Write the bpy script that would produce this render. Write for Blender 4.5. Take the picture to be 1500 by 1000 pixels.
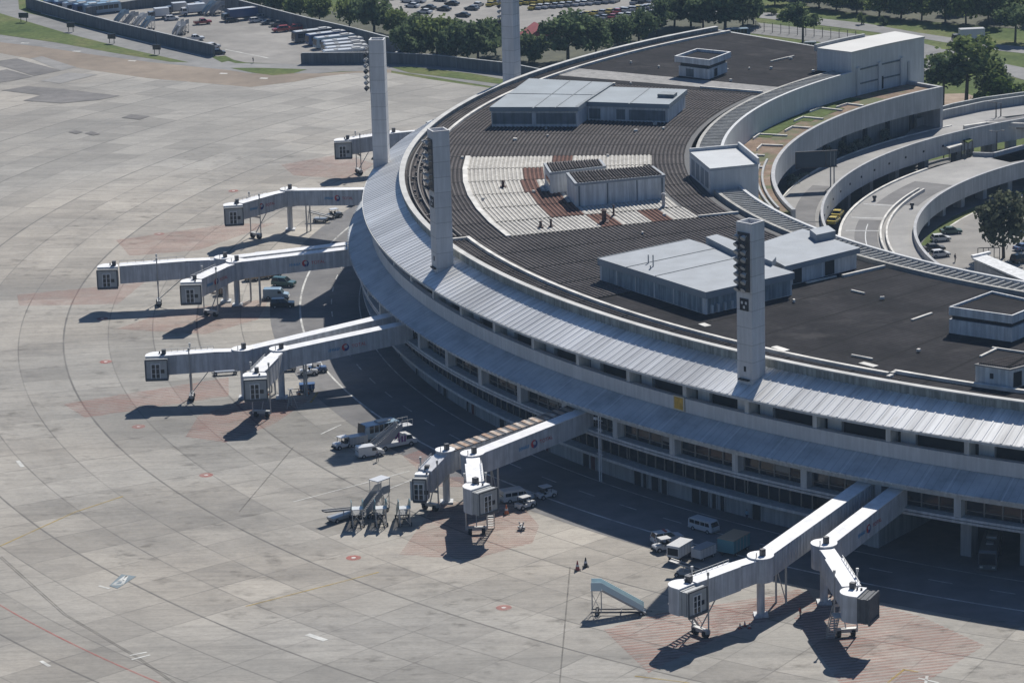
import bpy, bmesh, math, random
from mathutils import Vector, Matrix
R_ = math.radians
random.seed(7)
scene = bpy.context.scene
COL = scene.collection
for o in list(bpy.data.objects):
    bpy.data.objects.remove(o)

# ---------------------------------------------------------------- camera
FPX, PITCH, ROLL, CAMH = 4717.585519, 0.268253044, -0.027465626, 117.112123
CX, CY = 131.3788, 456.1818                      # centre of the curved terminal
F_ = Vector((0, math.cos(PITCH), -math.sin(PITCH)))
R0 = Vector((1, 0, 0)); U0 = R0.cross(F_)
RV = math.cos(ROLL)*R0 + math.sin(ROLL)*U0
UV = -math.sin(ROLL)*R0 + math.cos(ROLL)*U0
cam_d = bpy.data.cameras.new("camera")
cam = bpy.data.objects.new("camera", cam_d); COL.objects.link(cam)
cam_d.sensor_width = 36.0; cam_d.lens = FPX/1500*36
cam_d.clip_start = 1.0; cam_d.clip_end = 9000
M = Matrix((RV, UV, -F_)).transposed().to_4x4(); M.translation = Vector((0, 0, CAMH))
cam.matrix_world = M
scene.camera = cam

# ---------------------------------------------------------------- sky, sun, exposure
SUN_EL, SUN_AZ = R_(44), R_(21)  # azimuth clockwise from +Y
world = bpy.data.worlds.new("World"); scene.world = world; world.use_nodes = True
wn = world.node_tree; wn.nodes.clear()
sky = wn.nodes.new("ShaderNodeTexSky"); sky.sky_type = 'NISHITA'; sky.sun_disc = False
sky.sun_elevation = SUN_EL; sky.sun_rotation = SUN_AZ
sky.air_density = 1.0; sky.dust_density = 1.2; sky.ozone_density = 1.2
bg = wn.nodes.new("ShaderNodeBackground"); bg.inputs[1].default_value = 0.050
wo = wn.nodes.new("ShaderNodeOutputWorld")
tint = wn.nodes.new('ShaderNodeMix'); tint.data_type = 'RGBA'; tint.blend_type = 'MULTIPLY'; tint.inputs[0].default_value = 1.0
tint.inputs[7].default_value = (.62, .90, 1.28, 1)   # clear, slightly bluer air
wn.links.new(sky.outputs[0], tint.inputs[6]); wn.links.new(tint.outputs[2], bg.inputs[0]); wn.links.new(bg.outputs[0], wo.inputs[0])
sun_d = bpy.data.lights.new("sun", 'SUN'); sun_d.energy = 5.0; sun_d.angle = R_(0.5); sun_d.color = (1.0, 0.955, 0.89)
sun = bpy.data.objects.new("sun", sun_d); COL.objects.link(sun)
sv = Vector((math.sin(SUN_AZ)*math.cos(SUN_EL), math.cos(SUN_AZ)*math.cos(SUN_EL), math.sin(SUN_EL)))
sun.rotation_euler = sv.to_track_quat('Z', 'Y').to_euler(); sun.location = (150, 500, 300)
scene.view_settings.view_transform = 'Standard'; scene.view_settings.look = 'None'
scene.view_settings.exposure = 0.18; scene.view_settings.gamma = 1.0

# ---------------------------------------------------------------- helpers
def at(u, v, z=0.0):
    """world point at height z seen at photo position (u, v), 1500x1000"""
    d = F_ + RV*((u-750)/FPX) - UV*((v-500)/FPX)
    t = (z-CAMH)/d.z
    return Vector((d.x*t, d.y*t, z))
def pol(r, a, z=0.0):
    return Vector((CX+r*math.cos(R_(a)), CY+r*math.sin(R_(a)), z))
def hd(a, b):
    """heading of the way from photo point a to photo point b on the ground"""
    p, q = at(*a), at(*b); return math.atan2(q.y-p.y, q.x-p.x)

class MB:
    def __init__(s): s.v = []; s.f = []; s.m = []; s.k = 0
    def mat(s, k): s.k = k; return s
    def add(s, vs, fs):
        b = len(s.v); s.v += [tuple(x) for x in vs]
        for f in fs: s.f.append(tuple(b+i for i in f)); s.m.append(s.k)
        return s
    def box(s, x0, y0, z0, x1, y1, z1):
        return s.add([(x0,y0,z0),(x1,y0,z0),(x1,y1,z0),(x0,y1,z0),(x0,y0,z1),(x1,y0,z1),(x1,y1,z1),(x0,y1,z1)],
                     [(3,2,1,0),(4,5,6,7),(0,1,5,4),(1,2,6,5),(2,3,7,6),(3,0,4,7)])
    def cbox(s, c, sx, sy, sz, rz=0.0):
        co, si = math.cos(rz), math.sin(rz); vs = []
        for dz in (-.5, .5):
            for dx, dy in ((-.5,-.5),(.5,-.5),(.5,.5),(-.5,.5)):
                x, y = dx*sx, dy*sy
                vs.append((c[0]+x*co-y*si, c[1]+x*si+y*co, c[2]+dz*sz))
        return s.add(vs, [(3,2,1,0),(4,5,6,7),(0,1,5,4),(1,2,6,5),(2,3,7,6),(3,0,4,7)])
    def prism(s, pts, z0, z1, cap0=True):
        """pts: (x, y) or (x, y, ztop); counter-clockwise or not"""
        n = len(pts)
        ar = sum(pts[i][0]*pts[(i+1) % n][1]-pts[(i+1) % n][0]*pts[i][1] for i in range(n))
        if ar < 0: pts = list(pts)[::-1]
        vs = [(p[0], p[1], z0) for p in pts]+[(p[0], p[1], p[2] if len(p) > 2 and z1 is None else z1) for p in pts]
        fs = [tuple(range(n, 2*n))]+[(i, (i+1) % n, n+(i+1) % n, n+i) for i in range(n)]
        if cap0: fs.append(tuple(range(n-1, -1, -1)))
        return s.add(vs, fs)
    def side(s, prof, y0, y1, y2=None, y3=None):
        """prof (x, z) loop extruded across y"""
        n = len(prof)
        vs = [(x, y0, z) for x, z in prof]+[(x, y1, z) for x, z in prof]
        return s.add(vs, [tuple(range(n)), tuple(range(2*n-1, n-1, -1))]+[(i, n+i, n+(i+1) % n, (i+1) % n) for i in range(n)])
    def bar(s, p, q, w, h=None, up=(0,0,1)):
        p, q = Vector(p), Vector(q); h = h or w; d = (q-p)
        if d.length < 1e-6: return s
        d.normalize(); u = Vector(up)
        if abs(d.dot(u)) > .98: u = Vector((1, 0, 0))
        x = d.cross(u).normalized(); y = x.cross(d)
        vs = []
        for c in (p, q):
            for i, j in ((-1,-1),(1,-1),(1,1),(-1,1)): vs.append(c+x*(i*w/2)+y*(j*h/2))
        return s.add(vs, [(3,2,1,0),(4,5,6,7),(0,1,5,4),(1,2,6,5),(2,3,7,6),(3,0,4,7)])
    def tube(s, p, q, r, n=8, r2=None):
        p, q = Vector(p), Vector(q); r2 = r if r2 is None else r2
        d = (q-p).normalized(); u = Vector((0,0,1)) if abs(d.z) < .95 else Vector((1,0,0))
        x = d.cross(u).normalized(); y = x.cross(d); vs = []
        for c, rr in ((p, r), (q, r2)):
            for i in range(n):
                a = 2*math.pi*i/n; vs.append(c+x*(rr*math.cos(a))+y*(rr*math.sin(a)))
        return s.add(vs, [tuple(range(n-1,-1,-1)), tuple(range(n, 2*n))]+[(i, (i+1) % n, n+(i+1) % n, n+i) for i in range(n)])
    def ring(s, prof, a0, a1, st=1.2, cap=True, closed=True):
        """profile (r, z) swept round the terminal's centre (local coordinates), degrees"""
        n = len(prof); k = max(1, int(round((a1-a0)/st))); vs = []
        for i in range(k+1):
            a = R_(a0+(a1-a0)*i/k); c, sn = math.cos(a), math.sin(a)
            vs += [(r*c, r*sn, z) for r, z in prof]
        fs = []
        m = n if closed else n-1
        for i in range(k):
            for j in range(m):
                j2 = (j+1) % n
                fs.append((i*n+j, i*n+j2, (i+1)*n+j2, (i+1)*n+j))
        if cap and closed: fs += [tuple(range(n-1,-1,-1)), tuple(range(k*n, k*n+n))]
        return s.add(vs, fs)
    def build(s, name, mats, parent=None, smooth=False, loc=(0,0,0)):
        me = bpy.data.meshes.new(name); me.from_pydata(s.v, [], s.f)
        mats = mats if isinstance(mats, (list, tuple)) else [mats]
        for m in mats: me.materials.append(m)
        me.polygons.foreach_set("material_index", s.m)
        bm = bmesh.new(); bm.from_mesh(me); bmesh.ops.recalc_face_normals(bm, faces=bm.faces); bm.to_mesh(me); bm.free()
        if smooth: me.polygons.foreach_set("use_smooth", [True]*len(me.polygons))
        me.update()
        o = bpy.data.objects.new(name, me); COL.objects.link(o); o.location = loc
        if parent: o.parent = parent
        return o

def sheet(name, pts, z, mat, kind='structure', label=None):
    """flat ground sheet from world points"""
    m = MB(); n = len(pts)
    m.add([(p[0], p[1], z) for p in pts], [tuple(range(n))])
    o = m.build(name, mat)
    if o.data.polygons[0].normal.z < 0: o.data.flip_normals()
    o['kind'] = kind
    if label: o['label'] = label
    return o
def tag(o, label, cat, group=None):
    o['label'] = label; o['category'] = cat
    if group: o['group'] = group
    return o
def thing(name, label, cat, loc=(0,0,0), rz=0.0, group=None):
    o = bpy.data.objects.new(name, None); COL.objects.link(o); o.empty_display_size = .5
    o.location = loc; o.rotation_euler = (0, 0, rz)
    return tag(o, label, cat, group)
def dup(root, loc, rz=None, label=None, scale=None):
    r = root.copy(); COL.objects.link(r); r.location = loc
    if rz is not None: r.rotation_euler = (0, 0, rz)
    if scale: r.scale = scale
    if label: r['label'] = label
    def kids(o, c):
        for ch in KIDS.get(o.name, None) or [x for x in o.children]:
            d = ch.copy(); COL.objects.link(d); d.parent = c; kids(ch, d)
    kids(root, r)
    return r
KIDS = {}

# ---------------------------------------------------------------- materials
def nt(name):
    m = bpy.data.materials.new(name); m.use_nodes = True
    return m, m.node_tree, m.node_tree.nodes["Principled BSDF"]
def N(t, kind, **kw):
    n = t.nodes.new("ShaderNode"+kind)
    for k, v in kw.items(): setattr(n, k, v)
    return n
def mathn(t, op, a, b=None, c=None):
    n = N(t, "Math", operation=op)
    for i, x in enumerate((a, b, c)):
        if x is None: continue
        if isinstance(x, (int, float)): n.inputs[i].default_value = x
        else: t.links.new(x, n.inputs[i])
    return n.outputs[0]
def ramp(t, fac, stops, interp='LINEAR'):
    n = N(t, "ValToRGB"); n.color_ramp.interpolation = interp
    e = n.color_ramp.elements
    while len(e) > len(stops): e.remove(e[-1])
    while len(e) < len(stops): e.new(0.5)
    for x, (p, c) in zip(e, stops):
        x.position = p; x.color = (c, c, c, 1) if isinstance(c, (int, float)) else (*c, 1)
    t.links.new(fac, n.inputs[0]); return n.outputs[0]
def mixc(t, fac, a, b, mode='MIX'):
    n = N(t, "Mix", data_type='RGBA', blend_type=mode)
    for i, x in ((0, fac), (6, a), (7, b)):
        if isinstance(x, (int, float)): n.inputs[i].default_value = x
        elif isinstance(x, tuple): n.inputs[i].default_value = (*x, 1)
        else: t.links.new(x, n.inputs[i])
    return n.outputs[2]
def noise(t, vec, scale, detail=4, rough=.55, dims='3D'):
    n = N(t, "TexNoise"); n.inputs["Scale"].default_value = scale
    n.inputs["Detail"].default_value = detail; n.inputs["Roughness"].default_value = rough
    if vec is not None: t.links.new(vec, n.inputs["Vector"])
    return n.outputs[0]
def mapping(t, vec, scale=(1,1,1), rot=(0,0,0)):
    n = N(t, "Mapping"); n.inputs["Scale"].default_value = scale; n.inputs["Rotation"].default_value = rot
    t.links.new(vec, n.inputs["Vector"]); return n.outputs[0]
def plain(name, col, rough=.6, metal=0.0, var=.12, scale=.6, streak=0.0, spec=.4):
    """paint / metal / concrete with mottling and optional rain streaks running down"""
    m, t, b = nt(name); g = N(t, "NewGeometry").outputs["Position"]
    n1 = noise(t, g, scale, 5)
    f = ramp(t, n1, [(.3, 1-var), (.7, 1+var*.6)])
    c = mixc(t, 1.0, col, f, 'MULTIPLY')
    if streak:
        n2 = noise(t, mapping(t, g, (1.6, 1.6, .12)), 1.3, 4, .65)
        c = mixc(t, 1.0, c, ramp(t, n2, [(.42, 1-streak), (.62, 1.0)]), 'MULTIPLY')
    t.links.new(c, b.inputs["Base Color"])
    b.inputs["Roughness"].default_value = rough; b.inputs["Metallic"].default_value = metal
    b.inputs["Specular IOR Level"].default_value = spec
    return m
def glassy(name, col=(.012, .016, .022), rough=.12):
    m, t, b = nt(name); b.inputs["Base Color"].default_value = (*col, 1)
    b.inputs["Roughness"].default_value = rough; b.inputs["Specular IOR Level"].default_value = .5
    return m

def polar(t):
    g = N(t, "NewGeometry").outputs["Position"]
    s = N(t, "SeparateXYZ"); t.links.new(g, s.inputs[0])
    x = mathn(t, 'SUBTRACT', s.outputs[0], CX); y = mathn(t, 'SUBTRACT', s.outputs[1], CY)
    r = mathn(t, 'SQRT', mathn(t, 'ADD', mathn(t, 'MULTIPLY', x, x), mathn(t, 'MULTIPLY', y, y)))
    a = mathn(t, 'MULTIPLY', mathn(t, 'ARCTAN2', mathn(t, 'MULTIPLY', y, -1.0), mathn(t, 'MULTIPLY', x, -1.0)), 57.29578)  # degrees, 0 = west
    return g, r, a

def apron_material():
    m, t, b = nt("apron_concrete"); g, r, a = polar(t)
    RS, AS = 6.2, 1.8
    u = mathn(t, 'DIVIDE', mathn(t, 'SUBTRACT', r, 195.2-RS*30), RS); v = mathn(t, 'DIVIDE', a, AS)
    comb = N(t, "CombineXYZ"); t.links.new(mathn(t, 'FLOOR', u), comb.inputs[0]); t.links.new(mathn(t, 'FLOOR', v), comb.inputs[1])
    wn_ = N(t, "TexWhiteNoise", noise_dimensions='2D'); t.links.new(comb.outputs[0], wn_.inputs["Vector"])
    slab = wn_.outputs["Value"]
    comb2 = N(t, "CombineXYZ"); t.links.new(mathn(t, 'FLOOR', mathn(t, 'DIVIDE', u, 3.0)), comb2.inputs[0]); t.links.new(mathn(t, 'FLOOR', mathn(t, 'DIVIDE', v, 4.0)), comb2.inputs[1])
    wn2 = N(t, "TexWhiteNoise", noise_dimensions='2D'); t.links.new(comb2.outputs[0], wn2.inputs["Vector"])
    wob = mathn(t, 'MULTIPLY', mathn(t, 'SUBTRACT', noise(t, g, .35, 4), .5), .16)
    def gap(x, size, period=1.0):
        f = mathn(t, 'ABSOLUTE', mathn(t, 'SUBTRACT', mathn(t, 'FRACT', mathn(t, 'ADD', mathn(t, 'DIVIDE', x, period), .5)), .5))
        f = mathn(t, 'MULTIPLY', f, size if isinstance(size, float) else size)
        return mathn(t, 'ABSOLUTE', mathn(t, 'ADD', f, wob))
    arc = mathn(t, 'MULTIPLY', r, AS*.01745)
    du = gap(u, RS); dv = gap(v, arc); bu = gap(u, RS*3, 3.0)
    jn = noise(t, mapping(t, g, (.045, .045, .05)), 1.0, 3); jn2 = noise(t, mapping(t, g, (.11, .11, .05)), 1.0, 4)
    # polar stains: traffic runs round the building
    pv = N(t, "CombineXYZ"); t.links.new(mathn(t, 'MULTIPLY', r, .20), pv.inputs[0]); t.links.new(mathn(t, 'MULTIPLY', a, .16), pv.inputs[1])
    ps = noise(t, pv.outputs[0], 1.0, 7, .7)
    n0 = noise(t, mapping(t, g, (.009, .014, 1)), 1.0, 4, .55)
    n1 = noise(t, mapping(t, g, (.02, .05, 1)), 1.0, 7, .66)
    n2 = noise(t, g, .26, 8, .72)
    n3 = noise(t, mapping(t, g, (.03, .42, 1), (0, 0, R_(6))), 1.0, 7, .74)
    warm = ramp(t, n1, [(.3, (.228, .206, .174)), (.5, (.305, .276, .232)), (.7, (.375, .342, .290))])
    cool = ramp(t, n1, [(.3, (.19, .181, .161)), (.5, (.247, .233, .205)), (.7, (.303, .286, .254))])
    c = mixc(t, ramp(t, n0, [(.42, 0.0), (.58, 1.0)]), cool, warm)
    c = mixc(t, 1.0, c, ramp(t, slab, [(0, .82), (.5, 1.0), (1, 1.12)]), 'MULTIPLY')
    c = mixc(t, 1.0, c, ramp(t, wn2.outputs["Value"], [(0, .94), (1, 1.05)]), 'MULTIPLY')
    c = mixc(t, 1.0, c, ramp(t, n2, [(.25, .85), (.5, 1.0), (.75, 1.08)]), 'MULTIPLY')
    c = mixc(t, 1.0, c, ramp(t, n3, [(.33, .84), (.5, 1.0), (.7, 1.05)]), 'MULTIPLY')
    c = mixc(t, 1.0, c, ramp(t, ps, [(.34, .90), (.5, 1.0), (.66, 1.05)]), 'MULTIPLY')
    gr = noise(t, mapping(t, g, (1.0, 1.7, 1)), 1.5, 7, .78)
    c = mixc(t, 1.0, c, ramp(t, gr, [(.3, .80), (.5, 1.0), (.72, 1.15)]), 'MULTIPLY')
    sk = noise(t, mapping(t, g, (.10, 1.1, 1), (0, 0, R_(-24))), 1.0, 5, .7)
    c = mixc(t, 1.0, c, ramp(t, sk, [(.34, .86), (.5, 1.0)]), 'MULTIPLY')
    n4 = noise(t, mapping(t, g, (.05, .12, 1)), 1.0, 7, .74)
    st = mathn(t, 'MULTIPLY', ramp(t, n4, [(.55, 0.0), (.69, .6)]), ramp(t, mathn(t, 'DIVIDE', r, 400), [(.40, 1), (.66, 0.3)]))
    c = mixc(t, st, c, (.10, .094, .088))
    n5 = noise(t, mapping(t, g, (.55, .8, 1)), 1.0, 4, .65)
    c = mixc(t, ramp(t, n5, [(.66, 0.0), (.76, .4)]), c, (.11, .10, .092))
    k = mathn(t, 'MULTIPLY', ramp(t, jn, [(.38, .38), (.62, .85)]), ramp(t, du, [(.02, 1.0), (.13, 0.0)])); c = mixc(t, k, c, (.085, .078, .07))
    k = mathn(t, 'MULTIPLY', ramp(t, jn2, [(.40, .75), (.60, .25)]), ramp(t, dv, [(.02, 1.0), (.12, 0.0)])); c = mixc(t, k, c, (.095, .087, .078))
    k = mathn(t, 'MULTIPLY', ramp(t, jn2, [(.35, .35), (.6, .85)]), ramp(t, bu, [(.05, 1.0), (.20, 0.0)])); c = mixc(t, k, c, (.07, .065, .058))
    t.links.new(c, b.inputs["Base Color"]); b.inputs["Roughness"].default_value = .75
    b.inputs["Specular IOR Level"].default_value = .35
    return m
def asphalt(name, c0=(.05, .05, .053), c1=(.085, .084, .085), sc=.25, rough=.9):
    m, t, b = nt(name); g, r, a = polar(t)
    n1 = noise(t, g, sc, 6, .65); n2 = noise(t, g, sc*.15, 3)
    c = ramp(t, n1, [(.3, c0), (.7, c1)])
    c = mixc(t, 1.0, c, ramp(t, n2, [(.3, .8), (.7, 1.15)]), 'MULTIPLY')
    t.links.new(c, b.inputs["Base Color"]); b.inputs["Roughness"].default_value = rough
    b.inputs["Specular IOR Level"].default_value = .2
    return m
def grass(name, dry=.3):
    m, t, b = nt(name); g = N(t, "NewGeometry").outputs["Position"]
    n1 = noise(t, g, .06, 6, .65); n2 = noise(t, g, .9, 4, .6)
    c = ramp(t, n1, [(.3, (.055, .085, .025)), (.5, (.095, .125, .04)), (.75, (.17, .16, .07))])
    c = mixc(t, 1.0, c, ramp(t, n2, [(.25, .62), (.75, 1.3)]), 'MULTIPLY')
    t.links.new(c, b.inputs["Base Color"]); b.inputs["Roughness"].default_value = .95
    b.inputs["Specular IOR Level"].default_value = .1
    return m
def faded(name, col, cover=.55, stripes=0.0, ang=0.0, dens=.5):
    """worn paint on the pavement: bare concrete shows between the stripes and through the wear"""
    m, t, b = nt(name); g = N(t, "NewGeometry").outputs["Position"]
    t.nodes.remove(b)
    d = N(t, "BsdfDiffuse"); d.inputs[0].default_value = (*col, 1)
    tr = N(t, "BsdfTransparent"); mx = N(t, "MixShader")
    n = ramp(t, noise(t, g, .35, 6, .7), [(.28, cover*.25), (.62, cover)])
    if stripes:
        w = N(t, "TexWave", wave_type='BANDS', bands_direction='X'); w.inputs["Scale"].default_value = stripes
        w.inputs["Distortion"].default_value = 0.4; w.inputs["Detail"].default_value = 1
        t.links.new(mapping(t, g, (1, 1, 1), (0, 0, ang)), w.inputs["Vector"])
        s = ramp(t, w.outputs["Fac"], [(dens, .14), (dens+.12, 1.0)])
        n = mathn(t, 'MULTIPLY', n, s)
    t.links.new(n, mx.inputs[0]); t.links.new(tr.outputs[0], mx.inputs[1]); t.links.new(d.outputs[0], mx.inputs[2])
    t.links.new(mx.outputs[0], t.nodes["Material Output"].inputs[0])
    return m

M_ = {}
M_['apron'] = apron_material()
M_['road'] = asphalt("service_road_asphalt", (.13, .128, .13), (.20, .195, .19), .3)
M_['far_road'] = asphalt("perimeter_road_asphalt", (.17, .17, .165), (.25, .245, .235), .3)
M_['lot'] = asphalt("lot_asphalt", (.21, .20, .185), (.30, .285, .26), .2)
M_['brown'] = asphalt("brown_strip", (.20, .165, .13), (.275, .225, .175), .25)
M_['patch'] = asphalt("dark_patch", (.13, .125, .12), (.2, .19, .18), .4)
M_['deck'] = asphalt("viaduct_deck_concrete", (.26, .255, .245), (.37, .36, .34), .2)
M_['deck_dark'] = asphalt("viaduct_deck_asphalt", (.15, .147, .145), (.215, .21, .205), .3)
M_['grass'] = grass("grass_ground")
M_['white_line'] = faded("white_road_paint", (.72, .72, .68), .9)
M_['red_hatch'] = faded("faded_red_hatching", (.46, .20, .155), .40, .42, R_(78), .46)
M_['red_hatch2'] = faded("faded_red_hatching_fine", (.46, .21, .165), .36, .5, R_(95), .40)
M_['red_paint'] = faded("red_ground_paint", (.52, .14, .12), .5)
M_['yellow_line'] = faded("yellow_ground_paint", (.5, .36, .1), .7)
M_['white'] = plain("white_concrete", (.58, .59, .58), .75, 0, .10, .25, .22)
M_['band'] = plain("grey_parapet_concrete", (.58, .59, .59), .8, 0, .09, .25, .13)
M_['viaduct'] = plain("viaduct_concrete", (.44, .445, .45), .85, 0, .14, .25, .2)
M_['fascia'] = plain("pale_fascia_concrete", (.56, .57, .56), .75, 0, .1, .3, .2)
M_['wall'] = plain("ground_floor_wall", (.40, .41, .41), .8, 0, .15, .2, .25)
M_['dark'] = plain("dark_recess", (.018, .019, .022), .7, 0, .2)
M_['glass'] = glassy("dark_window_glass")
M_['mullion'] = plain("window_mullion", (.2, .19, .17), .5)
M_['brownish'] = plain("window_interior_brown", (.06, .04, .028), .5, 0, .5, .9)
M_['tower'] = plain("tower_concrete", (.62, .625, .63), .8, 0, .07, .15, .10)
def poured(name, col, lift=2.0):
    m = plain(name, col, .85, 0, .08, .4, .13); t = m.node_tree; b = t.nodes["Principled BSDF"]; src = b.inputs["Base Color"].links[0].from_socket
    s = N(t, "SeparateXYZ"); t.links.new(N(t, "NewGeometry").outputs["Position"], s.inputs[0])
    f = mathn(t, 'FRACT', mathn(t, 'DIVIDE', s.outputs[2], lift)); cmb = N(t, "CombineXYZ"); t.links.new(mathn(t, 'FLOOR', mathn(t, 'DIVIDE', s.outputs[2], lift)), cmb.inputs[2])
    w = N(t, "TexWhiteNoise", noise_dimensions='3D'); t.links.new(cmb.outputs[0], w.inputs["Vector"])
    c = mixc(t, 1.0, src, ramp(t, w.outputs["Value"], [(0, .94), (1, 1.03)]), 'MULTIPLY')
    c = mixc(t, ramp(t, f, [(.0, .45), (.035, .45), (.05, 0.0)]), c, (.18, .18, .18)); t.links.new(c, b.inputs["Base Color"]); return m
M_['tower'] = poured("tower_concrete", (.62, .625, .63))
M_['metal'] = plain("galvanised_metal", (.42, .42, .41), .45, .3, .12)
M_['steel'] = plain("dark_steel", (.07, .07, .075), .5, .3, .2)
M_['blackm'] = plain("black_rubber", (.018, .018, .018), .8, 0, .2)
M_['pent'] = plain("penthouse_wall", (.66, .67, .67), .7, 0, .10, .5, .28)
M_['pentroof'] = plain("penthouse_sheet_roof", (.27, .295, .32), .7, 0, .14, .35)
M_['kerb'] = plain("pale_kerb", (.62, .60, .55), .8, 0, .35, .5)

def roof_metal():
    m, t, b = nt("upper_roof_sheet"); g, r, a = polar(t)
    k = N(t, "CombineXYZ"); t.links.new(mathn(t, 'MULTIPLY', a, 2.2), k.inputs[0]); t.links.new(mathn(t, 'MULTIPLY', r, .10), k.inputs[1])
    n = noise(t, k.outputs[0], 1.0, 6, .72)
    k2 = N(t, "CombineXYZ"); t.links.new(mathn(t, 'MULTIPLY', a, .25), k2.inputs[0])
    n2 = noise(t, k2.outputs[0], 1.0, 4, .7)
    c = ramp(t, n, [(.30, (.44, .43, .41)), (.42, (.70, .695, .675)), (.6, (.80, .80, .78)), (.8, (.84, .84, .83))])
    c = mixc(t, 1.0, c, ramp(t, n2, [(.38, .66), (.58, 1.06)]), 'MULTIPLY')
    sq = mathn(t, 'LESS_THAN', mathn(t, 'FRACT', mathn(t, 'DIVIDE', a, 0.44)), .17)
    c = mixc(t, mathn(t, 'MULTIPLY', sq, .25), c, (.14, .14, .14))
    t.links.new(c, b.inputs["Base Color"]); b.inputs["Roughness"].default_value = .42; b.inputs["Metallic"].default_value = .3
    return m
def canopy_metal():
    m, t, b = nt("lower_canopy_sheet"); g, r, a = polar(t)
    k = N(t, "CombineXYZ"); t.links.new(mathn(t, 'MULTIPLY', a, .6), k.inputs[0]); t.links.new(mathn(t, 'MULTIPLY', r, .3), k.inputs[1])
    n = noise(t, k.outputs[0], 1.0, 6, .65)
    c = ramp(t, n, [(.3, (.34, .36, .37)), (.5, (.52, .54, .55)), (.75, (.66, .67, .67))])
    sq = mathn(t, 'LESS_THAN', mathn(t, 'FRACT', mathn(t, 'DIVIDE', a, 1.2)), .05)
    c = mixc(t, mathn(t, 'MULTIPLY', sq, .5), c, (.75, .76, .76))
    sq2 = mathn(t, 'LESS_THAN', mathn(t, 'FRACT', mathn(t, 'DIVIDE', a, .36)), .12); c = mixc(t, mathn(t, 'MULTIPLY', sq2, .25), c, (.15, .16, .17))
    t.links.new(c, b.inputs["Base Color"]); b.inputs["Roughness"].default_value = .75; b.inputs['Specular IOR Level'].default_value = .15
    return m
def dark_roof(name, c0, c1, seam=True, trough_shade=0.0):
    m, t, b = nt(name); g, r, a = polar(t)
    n = noise(t, g, .12, 6, .65); n2 = noise(t, g, 1.2, 4, .6)
    c = ramp(t, n, [(.3, c0), (.7, c1)])
    c = mixc(t, 1.0, c, ramp(t, n2, [(.3, .78), (.7, 1.2)]), 'MULTIPLY')
    if not trough_shade and seam:   # membrane lanes, coloured rib stripes and old patches
        ln = mathn(t, 'ABSOLUTE', mathn(t, 'SUBTRACT', mathn(t, 'FRACT', mathn(t, 'DIVIDE', r, 3.4)), .5))
        c = mixc(t, mathn(t, 'MULTIPLY', ramp(t, ln, [(.46, 0.0), (.49, .5)]), ramp(t, n2, [(.4, 0.0), (.6, 1.0)])), c, (.008, .008, .009))
        rb = mathn(t, 'FRACT', mathn(t, 'DIVIDE', r, .62)); c = mixc(t, 1.0, c, ramp(t, rb, [(.0, .72), (.35, .72), (.5, 1.12), (1.0, 1.12)]), 'MULTIPLY')  # fine ribs imitated: their dark troughs and lighter crests put into the flat colour
        n3 = noise(t, mapping(t, g, (.07, .11, 1)), 1.0, 6, .7)
        c = mixc(t, ramp(t, n3, [(.56, 0.0), (.66, .55)]), c, (.062, .058, .057))
        n4 = noise(t, mapping(t, g, (.16, .16, 1)), 1.0, 2, .5)
        c = mixc(t, ramp(t, n4, [(.64, 0.0), (.66, .6)]), c, (.014, .014, .016))
    if trough_shade:   # shade in the sheeting's troughs, put into the colour
        f = mathn(t, 'FRACT', mathn(t, 'DIVIDE', r, .6))
        c = mixc(t, ramp(t, f, [(.0, trough_shade), (.3, trough_shade), (.38, 0.0), (.92, 0.0), (1.0, trough_shade)]), c, (.012, .012, .013))
    if seam:
        d = mathn(t, 'MULTIPLY', mathn(t, 'ABSOLUTE', mathn(t, 'SUBTRACT', mathn(t, 'FRACT', mathn(t, 'ADD', mathn(t, 'DIVIDE', mathn(t, 'SUBTRACT', a, 45.93), 3.6), .5)), .5)), mathn(t, 'MULTIPLY', r, .0628))
        c = mixc(t, ramp(t, d, [(.12, .85), (.30, 0.0)]), c, (.012, .012, .012))
    t.links.new(c, b.inputs["Base Color"]); b.inputs["Roughness"].default_value = .95
    b.inputs["Specular IOR Level"].default_value = .08
    return m
M_['roof_metal'] = roof_metal(); M_['canopy'] = canopy_metal()
M_['roof_corr'] = dark_roof("dark_corrugated_roof", (.07, .063, .061), (.125, .112, .107), True, .75)
M_['roof_flat'] = dark_roof("dark_felt_roof", (.012, .0117, .013), (.036, .034, .036))
M_['roof_light'] = dark_roof("beige_sheet_roof", (.46, .44, .40), (.58, .555, .50), True, .30)
M_['roof_rust'] = dark_roof("rusty_sheet_roof", (.13, .075, .06), (.20, .11, .085), True, .6)
M_['roof_grey'] = dark_roof("grey_roof_strip", (.25, .245, .235), (.34, .33, .315), False)
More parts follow.
